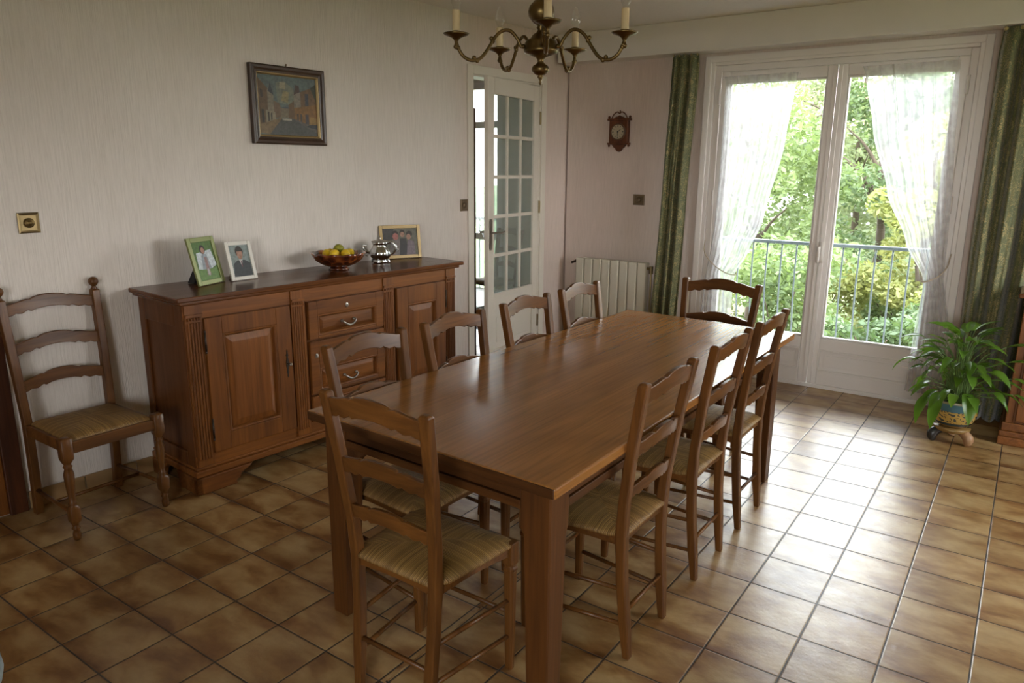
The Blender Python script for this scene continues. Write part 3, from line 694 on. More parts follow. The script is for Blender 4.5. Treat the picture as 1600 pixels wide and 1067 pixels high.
for j in range(n+1):
    v = j/n; y = 0.022+v*(FY-.004-0.022); row = []
    for i in range(n+1):
        u = -1+2*i/n; e = max(abs(u)**8, abs(2*v-1)**8); hw = .176+.004*v
        row.append(bm.verts.new((u*hw*(1-.06*(e > .9)*(abs(abs(u)-abs(2*v-1)) < .06)), y, .455-.016*e+.006*(1-max(abs(u), abs(2*v-1))))))
    G.append(row)
for j in range(n):
    for i in range(n): bm.faces.new((G[j][i], G[j][i+1], G[j+1][i+1], G[j+1][i]))
edge = [G[0][i] for i in range(n+1)]+[G[j][n] for j in range(1, n+1)]+[G[n][i] for i in range(n-1, -1, -1)]+[G[j][0] for j in range(n-1, 0, -1)]
low = [bm.verts.new((v.co.x, v.co.y, .42)) for v in edge]
for i in range(len(edge)): bm.faces.new((edge[i], edge[(i+1) % len(edge)], low[(i+1) % len(edge)], low[i]))
bm.faces.new(low); finish('rush_seat', bm, rush, wc, smooth=True)
for p, q in (((-xf2(.12), .0, .118), (-FX, FY, .118)), ((xf2(.12), .0, .118), (FX, FY, .118)), ((-.19, .20, .118), (.19, .20, .118))):
    bm = B(); tube(bm, [p, q], .0085, 8, False); finish('stretcher', bm, wood_x, wc, smooth=True)

# ------------------------------------------------------------------ sideboard (local X out of wall, local Y along the wall)
SB = thing('sideboard', 'long reddish-brown wooden sideboard with fluted pilasters, drawers and two panelled doors', 'sideboard', W0, WRZ)
Y0, Y1, DF = 0.578, 2.385, 0.452
bm = B()
box(bm, 0.02, DF, Y0+.012, Y1-.012, 0.125, 0.93)                        # carcass
for (a, b_) in ((Y0, Y0+.014), (Y1-.014, Y1)):                          # side frames round a recessed panel
    box(bm, 0.02, 0.075, a, b_, .125, .93); box(bm, DF-.075, DF, a, b_, .125, .93); box(bm, .075, DF-.075, a, b_, .82, .93); box(bm, .075, DF-.075, a, b_, .125, .20)
finish('carcass', bm, sb_x, SB, bevel=0.004)
bm = B(); box(bm, DF-.004, DF+.006, Y0+.001, Y1-.001, 0.862, 0.93); box(bm, DF-.004, DF+.006, Y0+.001, Y1-.001, .125, .190); finish('front_rails', bm, sb_y, SB, bevel=0.002)
bm = B()
def slab(d, y0, y1, z0, z1): box(bm, 0.004, d, y0, y1, z0, z1)
prism(bm, [(0.003, Y0-.034), (0.003, Y1+.055), (.490, Y1+.055), (.490, Y0-.034)], 'z', .947, .970)
prism(bm, [(0.003, Y0-.018), (0.003, Y1+.03), (.474, Y1+.03), (.474, Y0-.018)], 'z', .930, .947)
finish('top', bm, sb_top, SB, bevel=0.006, seg=3)
bm = B()   # moulded plinth
prism(bm, [(0.015, Y0-.012), (0.015, Y1+.012), (DF+.022, Y1+.012), (DF+.022, Y0-.012)], 'z', .085, .118); prism(bm, [(0.015, Y0-.004), (0.015, Y1+.004), (DF+.014, Y1+.004), (DF+.014, Y0-.004)], 'z', .118, .134)
finish('plinth', bm, sb_y, SB, bevel=0.006, seg=3)
def foot(yc, sgn, dx0, dx1, front=True):
    bm = B()
    prof = [(0, 0), (.21, 0), (.205, .018), (.225, .030), (.235, .050), (.275, .066), (.30, .0845), (0, .0845)]
    if front: prism(bm, [(yc+sgn*u, z) for u, z in prof], 'x', DF-.010, DF+.030)
    prism(bm, [(DF+.030-u*.85, z) for u, z in prof[:4]+[(.23, .05), (.25, .0845), (0, .0845)]], 'y', *sorted((yc, yc+sgn*.03)))
    prism(bm, [(0.02+u*.5, z) for u, z in prof], 'y', *sorted((yc, yc+sgn*.03)))
    finish('bracket_foot', bm, sb_y, SB, bevel=0.006)
foot(Y0-.016, 1, 0, 0); foot(Y1+.016, -1, 0, 0)
def pilaster(y0, y1):
    bm = B(); box(bm, DF, DF+.012, y0, y1, .135, .93-.002)
    n = 5; wv = (y1-y0-.016)/n
    for i in range(n):
        yc = y0+.008+wv*(i+.5)
        prism(bm, [(DF+.0115+(.008*math.sin(PI*k/5)), yc+wv*.40*math.cos(PI*k/5)) for k in range(6)], 'z', .17, .845)
        prism(bm, [(DF+.0115+(.011*math.sin(PI*k/5)), yc+wv*.46*math.cos(PI*k/5)) for k in range(6)], 'z', .855, .868)
    box(bm, DF+.011, DF+.020, y0+.002, y1-.002, .872, .884)
    finish('fluted_pilaster', bm, sb_z, SB, bevel=0.0012)
for a, b_ in ((Y0+.006, Y0+.092), (1.150, 1.235), (1.775, 1.857), (Y1-.088, Y1-.006)): pilaster(a, b_)
def front_panel(name, y0, y1, z0, z1, st, rt, rb, mat=sb_z):
    bm = B(); x0, x1 = DF+.001, DF+.022
    box(bm, x0, x1, y0, y0+st, z0, z1); box(bm, x0, x1, y1-st, y1, z0, z1); box(bm, x0, x1, y0+st, y1-st, z1-rt, z1); box(bm, x0, x1, y0+st, y1-st, z0, z0+rb)
    # sloping sticking moulding
    a0, a1, b0, b1 = y0+st, y1-st, z0+rb, z1-rt
    def ring(i, x): return [(x, a0+i, b0+i), (x, a1-i, b0+i), (x, a1-i, b1-i), (x, a0+i, b1-i)]
    loft(bm, [ring(0, x1-.001), ring(.004, x1+.003), ring(.012, x1-.002), ring(.018, x0+.004)], cap=False)
    o = finish(name, bm, mat, SB, bevel=0.003)
    bm = B(); pw = min(.045, (b1-b0)*.22)
    loft(bm, [ring(.016, x0+.001), ring(.016, x0+.006), ring(.016+pw*.75, x0+.015), ring(.016+pw, x0+.0155)]); 
    finish('raised_panel', bm, mat, o, bevel=0.0015)
    return o
def lockplate(par, y, z, key=True):
    bm = B()
    prism(bm, [(y+a*.0085, z+b_*.075) for a, b_ in ((0, 1.0), (.5, .9), (.3, .75), (.9, .6), (.4, .45), (1.0, .15), (1.0, -.15), (.4, -.45), (.9, -.6), (.3, -.75), (.5, -.9), (0, -1.0), (-.5, -.9), (-.3, -.75), (-.9, -.6), (-.4, -.45), (-1, -.15), (-1, .15), (-.4, .45), (-.9, .6), (-.3, .75), (-.5, .9))], 'x', DF+.022, DF+.0245)
    finish('lock_plate', bm, iron, par)
    if key:
        bm = B(); tube(bm, [(DF+.024, y, z), (DF+.045, y, z)], .0035, 8, False); ball(bm, (DF+.05, y, z), .010, 10, .9); finish('key_knob', bm, pewter, par, smooth=True)
def hinge(par, y, z):
    bm = B(); tube(bm, [(DF+.022, y, z-.045), (DF+.022, y, z+.045)], .005, 8, False); ball(bm, (DF+.022, y, z+.05), .0055, 8, 1.4); ball(bm, (DF+.022, y, z-.05), .0055, 8, 1.4); finish('hinge', bm, iron, par, smooth=True)
d1 = front_panel('cupboard_door',   .672, 1.136, .192, .858, .085, .085, .085); lockplate(d1, 1.102, .555); hinge(d1, .670, .745); hinge(d1, .670, .31)
d2 = front_panel('cupboard_door', 1.873, 2.283, .192, .858, .085, .105, .085); lockplate(d2, 1.904, .545); hinge(d2, 2.285, .745); hinge(d2, 2.285, .31)
def pull(par, y, z):
    bm = B()
    tube(bm, [(DF+.02, y-.042, z+.012), (DF+.036, y-.042, z+.010), (DF+.040, y-.030, z-.002), (DF+.042, y, z-.013), (DF+.040, y+.030, z-.002), (DF+.036, y+.042, z+.010), (DF+.02, y+.042, z+.012)], lambda t: .0045+.002*math.sin(PI*t), 8)
    ball(bm, (DF+.021, y-.042, z+.012), .010, 8, .9); ball(bm, (DF+.021, y+.042, z+.012), .010, 8, .9)
    finish('drawer_pull', bm, pewter, par, smooth=True)
def keyhole(par, y, z):
    bm = B(); lathe(bm, [(.001, -.001), (.010, 0), (.010, .002), (.004, .0035), (.0035, .001), (.001, .001)], 0, 0, 12)
    for v in bm.verts: v.co = Vector((DF+.022+v.co.z, y+v.co.x, z+v.co.y*1.4))
    finish('keyhole_plate', bm, pewter, par)
r1 = front_panel('drawer', 1.248, 1.764, .652, .858, .055, .075, .016, sb_y); pull(r1, 1.506, .715); keyhole(r1, 1.502, .812)
r2 = front_panel('drawer', 1.248, 1.764, .345, .640, .055, .150, .016, sb_y); pull(r2, 1.506, .405); keyhole(r2, 1.286, .560)
r3 = front_panel('drawer', 1.248, 1.764, .192, .334, .055, .025, .020, sb_y); pull(r3, 1.506, .265)

# ------------------------------------------------------------------ things on the sideboard
ZT = 0.971
def poly_picture(bm_name, w_, h_, polys, parent, y_off=0.0):
    """flat picture in the XZ plane facing -Y; polys = [(colour, [(u,v)...])] with u,v in 0..1, layered a hair apart"""
    bm = B(); mats = []; names = {}
    for k, (col, pts) in enumerate(polys):
        key = tuple(col)
        if key not in names:
            names[key] = len(mats); mats.append(plain(bm_name+'_paint', tuple(q*(.72 if bm_name == 'canvas' else 1.0) for q in col), 0.5, var=0.22, scale=70))
        f = bm.faces.new([bm.verts.new(((u-.5)*w_, y_off-.00012*k, v*h_)) for u, v in pts]); f.material_index = names[key]
    me = bpy.data.meshes.new(bm_name); bm.to_mesh(me); bm.free()
    o = bpy.data.objects.new(bm_name, me); COL.objects.link(o)
    for m in mats: me.materials.append(m)
    o.parent = parent
    return o
def oval(cx, cy, rx, ry, n=18, a0=0, a1=2*PI): return [(cx+rx*math.cos(a0+(a1-a0)*i/n), cy+ry*math.sin(a0+(a1-a0)*i/n)) for i in range(n)]
def rect(u0, v0, u1, v1): return [(u0, v0), (u1, v0), (u1, v1), (u0, v1)]
def photo_frame(name, lab, x, y, ang, w_, h_, lean, fm, bw, polys, back_m, zb=ZT, strut=True):
    t = thing(name, lab, 'picture frame', (x, y, zb), ang)
    tilt = Matrix.Rotation(-lean, 4, 'X')
    def place_(o): o.matrix_local = tilt
    bm = B(); y0, y1 = -.006, .006
    box(bm, -w_/2, -w_/2+bw, y0, y1, .001, h_); box(bm, w_/2-bw, w_/2, y0, y1, .001, h_); box(bm, -w_/2+bw, w_/2-bw, y0, y1, .001, bw); box(bm, -w_/2+bw, w_/2-bw, y0, y1, h_-bw, h_)
    o = finish('frame_border', bm, fm, t, bevel=0.002); place_(o)
    bm = B(); box(bm, -w_/2+bw-.001, w_/2-bw+.001, .0005, .005, bw-.001, h_-bw+.001); o = finish('backing', bm, back_m, t); place_(o)
    o = poly_picture('photograph', w_-2*bw, h_-2*bw, polys, t, 0.0); o.matrix_local = tilt @ Matrix.Translation((0, 0, bw))
    if strut:
        bm = B(); H = h_*.62; yb = math.sin(lean)*H
        prism(bm, [(yb+.007, H*math.cos(lean)), (yb+.012, H*math.cos(lean)), (yb+h_*.38, .0015), (yb+h_*.22, .0015)], 'x', -.025, .025)
        finish('strut', bm, back_m, t)
    return t
skin = (0.42, 0.22, 0.15); hair = (0.03, 0.018, 0.012)
photo_frame('photo_frame', 'green and gold tabletop photo frame with a portrait against green', -2.417, 0.008, 1.911, .20, .241, .24, green_frame, .024,
    [((.08, .17, .025), rect(0, 0, 1, 1)), ((.62, .68, .72), [(.10, .30), (.62, .26), (1.0, .36), (.88, .78), (.15, .72)]), ((.13, .25, .05), rect(0, 0, 1, .28)), ((.30, .34, .38), [(.28, .28), (.72, .28), (.62, .66), (.45, .72), (.36, .62)]), ((.33, .20, .19), [(.44, .12), (.60, .12), (.60, .60), (.47, .60)]), (hair, oval(.48, .80, .13, .12)), (skin, oval(.49, .77, .085, .085)), ((.45, .42, .4), oval(.52, .20, .05, .10))], black_m)
photo_frame('photo_frame', 'white tabletop photo frame with a portrait of a person in dark suit and tie', -2.412, 0.197, 1.545, .153, .205, .26, paper_white, .020,
    [((.24, .29, .28), rect(0, 0, 1, 1)), ((.035, .040, .045), [(.02, 0), (.98, 0), (.96, .42), (.70, .52), (.34, .52), (.12, .42)]), ((.55, .52, .50), [(.42, .54), (.60, .54), (.53, .30)]), ((.12, .03, .04), [(.50, .50), (.55, .50), (.56, .32), (.52, .28)]), (hair, oval(.50, .79, .20, .18)), (skin, oval(.51, .72, .15, .17)), (hair, [(.33, .80), (.70, .80), (.64, .92), (.42, .94)])], brown_card)
photo_frame('photo_frame', 'wide gilt photo frame with a group portrait, at the far end of the sideboard', -2.432, 1.405, 1.12, .283, .218, .15, gold_frame, .022,
    [((.14, .13, .09), rect(0, 0, 1, 1)), ((.05, .045, .04), [(0, .55), (.3, .6), (.32, 1), (0, 1)]), ((.22, .18, .17), [(.18, 0), (.50, 0), (.48, .60), (.22, .52)]), ((.04, .035, .035), [(.46, 0), (.72, 0), (.68, .62), (.50, .62)]), ((.20, .15, .17), [(.66, 0), (.93, 0), (.90, .50), (.72, .58)]), (hair, oval(.36, .78, .10, .14)), ((.46, .16, .13), oval(.37, .70, .085, .13)), (hair, oval(.57, .84, .075, .11)), (skin, oval(.57, .77, .06, .10)), (hair, oval(.77, .78, .09, .12)), (skin, oval(.75, .68, .065, .11))], brown_card)
# bowl
BX, BY = -2.345, 0.785
def swirl():
    m, nt, b = newmat('brown_glazed_ceramic')
    t = N(nt, 'ShaderNodeTexCoord'); n = N(nt, 'ShaderNodeTexVoronoi', Scale=22.0); L(nt, t.outputs['Object'], n.inputs['Vector'])
    r = ramp(nt, n.outputs['Distance'], [(0.15, (0.035, 0.010, 0.006)), (0.5, (0.10, 0.022, 0.008)), (0.75, (0.26, 0.075, 0.018))]); L(nt, r.outputs[0], b.inputs['Base Color']); b.inputs['Roughness'].default_value = 0.12
    b.inputs['Coat Weight'].default_value = 0.6
    return m
bowl_m = swirl()
bw = thing('fruit_bowl', 'dark brown glazed fruit bowl with a scalloped rim on a low foot', 'bowl', (BX, BY, ZT))
bm = B()
def scal(t, r, z): return 1+(0.035*abs(math.sin(t*PI*12)) if r > .13 else 0)
def scz(prof):
    n = 72; rings = []
    for r, z in prof:
        rings.append([((r*(1+(.03 if r > .125 else 0)*(abs(math.sin(i/n*PI*11))-.5)))*math.cos(2*PI*i/n), (r*(1+(.03 if r > .125 else 0)*(abs(math.sin(i/n*PI*11))-.5)))*math.sin(2*PI*i/n), z+(.007*abs(math.sin(i/n*PI*11)) if r > .145 else 0)) for i in range(n)])
    return rings
loft(bm, scz([(.001, .016), (.034, .015), (.060, .019), (.100, .034), (.132, .056), (.152, .082), (.158, .095), (.152, .095), (.143, .082), (.122, .058), (.092, .042), (.04, .028), (.001, .026)]))
finish('bowl_body', bm, bowl_m, bw, smooth=True)
bm = B(); lathe(bm, [(.001, .001), (.058, .001), (.060, .006), (.052, .011), (.050, .018), (.044, .0215), (.001, .0215)], 0, 0, 32); finish('bowl_foot', bm, bowl_m, bw, smooth=True)
lemon_m = plain('lemon_peel', (0.85, 0.58, 0.02), 0.4, var=0.1, scale=30, bmp=0.2)
green_lemon_m = plain('greenish_citrus_peel', (0.30, 0.30, 0.02), 0.4, var=0.2, scale=20, bmp=0.2)
fruit = [(.0, .015, .125, 1, 'green-tinged yellow lemon on top of the pile in the bowl'), (-.060, -.030, .098, 0, 'yellow lemon at the near left of the bowl pile'), (-.010, -.055, .100, 0, 'yellow lemon at the front middle of the bowl pile'), (.050, -.030, .100, 0, 'yellow lemon at the front right of the bowl pile'),
         (.062, .030, .098, 0, 'yellow lemon at the rear right of the bowl pile'), (-.055, .035, .096, 0, 'yellow lemon at the rear left of the bowl pile'), (.005, .060, .096, 0, 'yellow lemon at the rear of the bowl, towards the wall'), (.0, .0, .076, 0, 'yellow lemon buried at the middle of the bowl')]
vr = Vector((0.818, 0.575)); vf = Vector((-0.575, 0.818))   # to the viewer's right / away
for k, (a, b_, z, gcol, lab) in enumerate(fruit):
    if lab.startswith('yellow lemon buried'): continue
    bm = B(); lathe(bm, [(.001, -.034), (.005, -.030), (.016, -.024), (.024, -.010), (.0255, .002), (.022, .014), (.014, .023), (.006, .028), (.004, .033), (.001, .035)], 0, 0, 18)
    rr = random.Random(k)
    M_ = Matrix.Rotation(rr.uniform(0, 6.28), 4, 'Z') @ Matrix.Rotation(rr.uniform(1.1, 1.9), 4, 'X')
    for v in bm.verts: v.co = M_ @ v.co
    o = finish('lemon', bm, green_lemon_m if gcol else lemon_m, smooth=True)
    p = vr*a+vf*b_; o.location = (BX+p.x, BY+p.y, ZT+z-.004)
    tag(o, lab, 'lemon', 'lemons in the brown bowl')
# silver pot
sp_ = thing('silver_teapot', 'ornate silver lidded pot with scrolled handles beside the fruit bowl', 'teapot', (-2.385, 1.165, ZT)); sp_.scale = (1.12, 1.12, 1.0)
def flute(t, r, z): return 1+0.07*abs(math.sin(t*PI*8))*(1 if .02 < z < .12 else .3)
bm = B(); lathe(bm, [(.001, .001), (.038, .001), (.044, .007), (.036, .015), (.034, .020), (.050, .032), (.058, .052), (.055, .074), (.044, .094), (.038, .108), (.042, .120), (.048, .128), (.044, .130), (.001, .130)], 0, 0, 48, flute); finish('pot_body', bm, silver, sp_, smooth=True)
bm = B(); lathe(bm, [(.001, .129), (.047, .1305), (.049, .134), (.030, .139), (.010, .142), (.005, .148), (.008, .154), (.005, .160), (.001, .163)], 0, 0, 24); finish('lid', bm, pewter, sp_, smooth=True)
bm = B(); tube(bm, [(-.045, -.030, .060), (-.062, -.042, .068), (-.078, -.053, .088), (-.075, -.051, .108), (-.060, -.041, .104)], lambda t: .009-.004*t, 10); tube(bm, [(-.062, -.042, .07), (-.07, -.048, .05), (-.058, -.040, .04)], .004, 8); finish('spout', bm, silver, sp_, smooth=True)
bm = B(); tube(bm, [(.026, .018, .115), (.050, .034, .130), (.068, .046, .116), (.072, .049, .090), (.062, .043, .064), (.046, .032, .050)], lambda t: .0065+.003*math.sin(PI*t), 10); tube(bm, [(.072, .049, .09), (.084, .057, .085), (.080, .054, .072)], .0035, 8); finish('pot_handle', bm, silver, sp_, smooth=True)
for k in range(4):
    a = k*PI/2+.5; bm = B(); tube(bm, [(.030*math.cos(a), .030*math.sin(a), .02), (.046*math.cos(a), .046*math.sin(a), .018), (.050*math.cos(a), .050*math.sin(a), .003)], lambda t: .006-.001*t, 8); finish('scroll_foot', bm, silver, sp_, smooth=True)

# ------------------------------------------------------------------ things on the walls
pt = thing('framed_painting', 'dark-framed painting of a street between houses hanging on the cream wall', 'painting', wp(0.004, 1.518, 1.676), WRZ+PI/2)
PW, PH, PB = .478, .417, .052
bm = B()
def fring(i, y): return [(-PW/2+i, y, i), (PW/2-i, y, i), (PW/2-i, y, PH-i), (-PW/2+i, y, PH-i)]
loft(bm, [fring(0, 0), fring(0, -.026), fring(.008, -.032), fring(.020, -.030), fring(.030, -.024), fring(.040, -.022), fring(.040, -.004), fring(.040, 0)], cap=False)
finish('picture_frame', bm, pic_frame, pt, bevel=0.0015)
bm = B(); loft(bm, [fring(.0395, -.004), fring(.0395, -.020), fring(.044, -.019), fring(.051, -.011), fring(.051, -.004)], cap=False); finish('gilt_slip', bm, gold_frame, pt)
SKYP = (.17, .22, .21); R = random.Random(4)
polys = [(SKYP, rect(0, 0, 1, 1)), ((.27, .28, .22), [(.32, .55), (.66, .50), (.60, .80), (.44, .93), (.30, .88)]), ((.46, .42, .28), [(.36, .80), (.46, .78), (.47, .90), (.37, .90)]), ((.40, .34, .17), [(.38, .58), (.50, .56), (.52, .74), (.42, .76)]),
 ((.10, .13, .15), [(.30, .42), (.66, .42), (.58, .50), (.40, .48)]),
 ((.20, .12, .06), [(0, .08), (0, .95), (.17, .76), (.17, .22)]), ((.36, .30, .22), [(.15, .20), (.15, .74), (.20, .86), (.25, .68), (.26, .28)]), ((.06, .07, .08), [(.16, .73), (.205, .88), (.255, .67)]),
 ((.23, .15, .09), [(.25, .28), (.25, .58), (.34, .54), (.38, .44), (.38, .31)]), ((.42, .36, .25), [(.11, .20), (.11, .42), (.27, .38), (.27, .26)]), ((.28, .22, .14), [(.36, .30), (.36, .46), (.50, .46), (.50, .30)]),
 ((.22, .13, .06), [(.50, .28), (.50, .52), (.60, .60), (.62, .26)]), ((.34, .29, .23), [(.60, .48), (.60, .72), (.74, .76), (.74, .50)]), ((.10, .06, .05), [(.60, .70), (.64, .88), (.70, .86), (.71, .76)]),
 ((.24, .14, .07), [(.72, .50), (.72, .76), (.90, .84), (1, .70), (1, .52)]), ((.07, .07, .09), [(.80, .50), (.80, .74), (.86, .74), (.86, .50)]), ((.07, .08, .05), [(.90, .84), (1, .60), (1, .92)]),
 ((.34, .17, .05), [(.60, .26), (.60, .48), (1, .56), (1, .16)]), ((.09, .07, .06), [(.64, .25), (.64, .38), (.67, .38), (.67, .24)]), ((.09, .07, .06), [(.70, .23), (.70, .38), (.73, .38), (.73, .22)]), ((.10, .08, .09), [(.79, .20), (.79, .38), (.85, .38), (.85, .18)]), ((.44, .26, .08), [(.86, .18), (.86, .34), (1, .32), (1, .16)]),
 ((.05, .04, .03), [(.14, .22), (.14, .38), (.165, .38), (.165, .23)]), ((.05, .04, .03), [(.19, .24), (.19, .37), (.21, .37), (.21, .25)]), ((.05, .04, .03), [(.04, .20), (.04, .42), (.08, .42), (.08, .20)]), ((.07, .04, .03), [(.03, .62), (.03, .76), (.07, .74), (.07, .62)]),
 ((.30, .20, .10), [(0, .02), (0, .16), (.36, .30), (.40, .28), (.18, 0)]), ((.11, .11, .10), [(.15, 0), (.38, .29), (.56, .29), (1, .04), (1, 0)]), ((.16, .14, .12), [(.56, .29), (.64, .27), (1, .14), (1, .04)]), ((.55, .50, .40), [(.38, .25), (.54, .25), (.54, .285), (.38, .285)]), ((.05, .05, .06), [(.78, .16), (1, .12), (1, .20), (.88, .20)])]
o = poly_picture('canvas', PW-2*PB, PH-2*PB, polys, pt, -.006); o.location = (0, 0, PB)
bm = B(); tube(bm, [(0, -.004, PH-.001), (0, -.006, PH+.010)], .003, 6, False); ball(bm, (0, -.007, PH+.011), .005, 8); finish('hanging_nail', bm, brass, pt)
def wall_switch(name, lab, cat, loc, rz, w_, h_, plate, knob):
    t = thing(name, lab, cat, loc, rz)
    bm = B(); loft(bm, [[(-w_/2, 0, -h_/2), (w_/2, 0, -h_/2), (w_/2, 0, h_/2), (-w_/2, 0, h_/2)], [(-w_/2, -.006, -h_/2), (w_/2, -.006, -h_/2), (w_/2, -.006, h_/2), (-w_/2, -.006, h_/2)], [(-w_/2+.005, -.009, -h_/2+.005), (w_/2-.005, -.009, -h_/2+.005), (w_/2-.005, -.009, h_/2-.005), (-w_/2+.005, -.009, h_/2-.005)], [(-w_/2+.012, -.007, -h_/2+.012), (w_/2-.012, -.007, -h_/2+.012), (w_/2-.012, -.007, h_/2-.012), (-w_/2+.012, -.007, h_/2-.012)]])
    finish('plate', bm, plate, t)
    bm = B(); lathe(bm, [(.001, .006), (.020, .006), (.021, .012), (.017, .017), (.012, .014), (.010, .020), (.001, .021)], 0, 0, 24)
    for v in bm.verts: v.co = Vector((v.co.x, -v.co.z, v.co.y))
    finish('knob', bm, knob, t, smooth=True); return t
wall_switch('light_switch', 'square brass wall switch with a round knob above the lone side chair', 'light switch', wp(0.0005, .157, 1.304), WRZ+PI/2, .084, .090, brass_light, brass)
wall_switch('light_switch', 'small square bronze wall switch beside the white glazed door', 'light switch', wp(0.0005, 2.968, 1.292), WRZ+PI/2, .080, .085, bronze_plate, bronze_plate)
wall_switch('thermostat', 'small square bronze plate on the pink wall above the radiator', 'thermostat', (-1.679, 3.3795, 1.318), 0, .098, .085, bronze_plate, bronze_plate)
# clock
ck = thing('wall_clock', 'small carved wooden wall clock with a pale round dial', 'clock', (-1.868, 3.3795, 1.69))
bm = B(); box(bm, -.082, .082, -.045, -.0005, .075, .245); box(bm, -.098, .098, -.052, -.0005, .245, .262); box(bm, -.093, .093, -.050, -.0005, .060, .075)
for s in (-1, 1):
    ball(bm, (s*.092, -.028, .272), .011, 10); ball(bm, (s*.087, -.028, .052), .010, 10)
prism(bm, [(-.06, .0595), (.06, .0595), (.045, .040), (.028, .028), (.018, .012), (0, .002), (-.018, .012), (-.028, .028), (-.045, .040)], 'y', -.035, -.0005)
prism(bm, [(-.05, .2625), (.05, .2625), (.03, .275), (.012, .278), (0, .286), (-.012, .278), (-.03, .275)], 'y', -.04, -.01)
clock_m = wood('clock_wood', (.06, .018, .008), (.17, .055, .02), 'z', .4)
finish('clock_case', bm, clock_m, ck, bevel=0.003)
def disc(bm, r, y, z, n=40, r0=0): 
    pts = [bm.verts.new((r*math.cos(2*PI*i/n), y, z+r*math.sin(2*PI*i/n))) for i in range(n)]; bm.faces.new(pts)
bm = B(); lathe(bm, [(.001, .045), (.066, .045), (.066, .050), (.060, .0525), (.057, .050), (.001, .050)], 0, 0, 40)
for v in bm.verts: v.co = Vector((v.co.x, -v.co.z, v.co.y+.158))
finish('dial_ring', bm, plain('dial_brown', (.10, .045, .02), .4), ck, smooth=False)
bm = B(); disc(bm, .055, -.0515, .158); dial = finish('dial', bm, plain('aged_dial', (.38, .32, .22), .5), ck)
bm = B()
for k in range(12):
    a = k*PI/6; c, s = math.cos(a), math.sin(a); w1 = .0022 if k % 3 else .0032
    f = bm.faces.new([bm.verts.new((c*r+s*q, -.0519, .158+s*r-c*q)) for r, q in ((.038, -w1), (.050, -w1), (.050, w1), (.038, w1))])
finish('hour_marks', bm, black_m, dial)
bm = B(); box(bm, -.0016, .0016, -.0535, -.0523, .155, .190)
for v in bm.verts: 
    x, z = v.co.x, v.co.z-.158; v.co.x = x*math.cos(.9)+z*math.sin(.9); v.co.z = .158-x*math.sin(.9)+z*math.cos(.9)
box(bm, -.0022, .0022, -.0545, -.0537, .128, .162); ball(bm, (0, -.054, .158), .006, 8); finish('hands', bm, black_m, dial)
bm = B(); tube(bm, [(-.07, -.03, .262), (-.050, -.030, .295), (-.02, -.03, .312), (0, -.03, .300), (.02, -.03, .312), (.050, -.030, .295), (.07, -.03, .262)], .0045, 8); tube(bm, [(0, -.02, .30), (0, -.02, .325)], .005, 8, False); finish('crest', bm, clock_m, ck)

# radiator
rd_ = thing('radiator', 'cream ribbed panel radiator under the pink wall by the curtain', 'radiator', (-2.190, 3.30, 0))
RW, RH = .655, .72
for i in range(8):
    bm = B(); x0 = i*RW/8; x1 = x0+RW/8-.004
    prism(bm, [(x0, .035), (x0, -.02), (x0+.006, -.030), (x1-.006, -.030), (x1, -.02), (x1, .035)], 'z', .11, .825)
    finish('radiator_section', bm, rad_m, rd_, bevel=0.004)
bm = B(); tube(bm, [(-.02, .0, .79), (.01, .0, .79)], .013, 10, False); tube(bm, [(-.055, .0, .775), (-.02, .0, .79)], .010, 10, False)
finish('bleed_valve', bm, iron, rd_)
bm = B(); tube(bm, [(RW-.004, 0, .78), (RW+.03, 0, .78)], .012, 10, False); tube(bm, [(RW+.03, 0, .80), (RW+.03, 0, .74)], .016, 12, False); tube(bm, [(RW+.03, 0, .74), (RW+.03, 0, 0.0)], .008, 8, False); finish('valve_and_pipe', bm, brass_light, rd_)
bm = B(); tube(bm, [(.04, .02, .15), (.04, .02, 0.0)], .008, 8, False); tube(bm, [(.1, .03, .3), (.1, .0795, .3)], .01, 8, False); tube(bm, [(.55, .03, .3), (.55, .0795, .3)], .01, 8, False); finish('supply_pipe', bm, rad_m, rd_)

# ------------------------------------------------------------------ curtains
def cloth(name, cols, lab, cat, mat, par=None, th=0.0, uvs=1.0, rows=40, amp=.03, folds=6, n=90, phase=0, y=0.0, drift=0.0):
    """cols: list of (z, x_left, x_right, amp, ybias)"""
    me = bpy.data.meshes.new(name); V_, F_, UV = [], [], []
    zs = [cols[0][0]+(cols[-1][0]-cols[0][0])*k/rows for k in range(rows+1)]
    def it(z, i):
        for a, b_ in zip(cols, cols[1:]):
            if (a[0]-z)*(b_[0]-z) <= 0:
                t = (z-a[0])/(b_[0]-a[0]) if b_[0] != a[0] else 0; t = t*t*(3-2*t)*.5+t*.5
                return a[i]+(b_[i]-a[i])*t
        return cols[-1][i]
    for r, z in enumerate(zs):
        xl, xr, A_, yb = it(z, 1), it(z, 2), it(z, 3), it(z, 4)
        for i in range(n+1):
            u = i/n; q = r/rows
            f = math.sin(2*PI*folds*u+phase+.6*math.sin(3*q+u*4))+.35*math.sin(2*PI*folds*2.3*u+1+q*2)
            xx = xl+(xr-xl)*(u+.012*math.sin(2*PI*folds*u*1.0+phase+1.2))
            V_.append((xx, y+yb+A_*f, z+.0*f))
            UV.append((u*abs(cols[0][2]-cols[0][1])*2.3, -z))
    for r in range(rows):
        for i in range(n):
            a = r*(n+1)+i; F_.append((a, a+1, a+n+2, a+n+1))
    me.from_pydata(V_, [], F_); ul = me.uv_layers.new(name='UVMap')
    for lp in me.loops: ul.data[lp.index].uv = UV[lp.vertex_index]
    for p in me.polygons: p.use_smooth = True
    o = bpy.data.objects.new(name, me); COL.objects.link(o); me.materials.append(mat)
    if th:
        md = o.modifiers.new('thickness', 'SOLIDIFY'); md.thickness = th
    if par: o.parent = par
    if cat: tag(o, lab, cat)
    return o
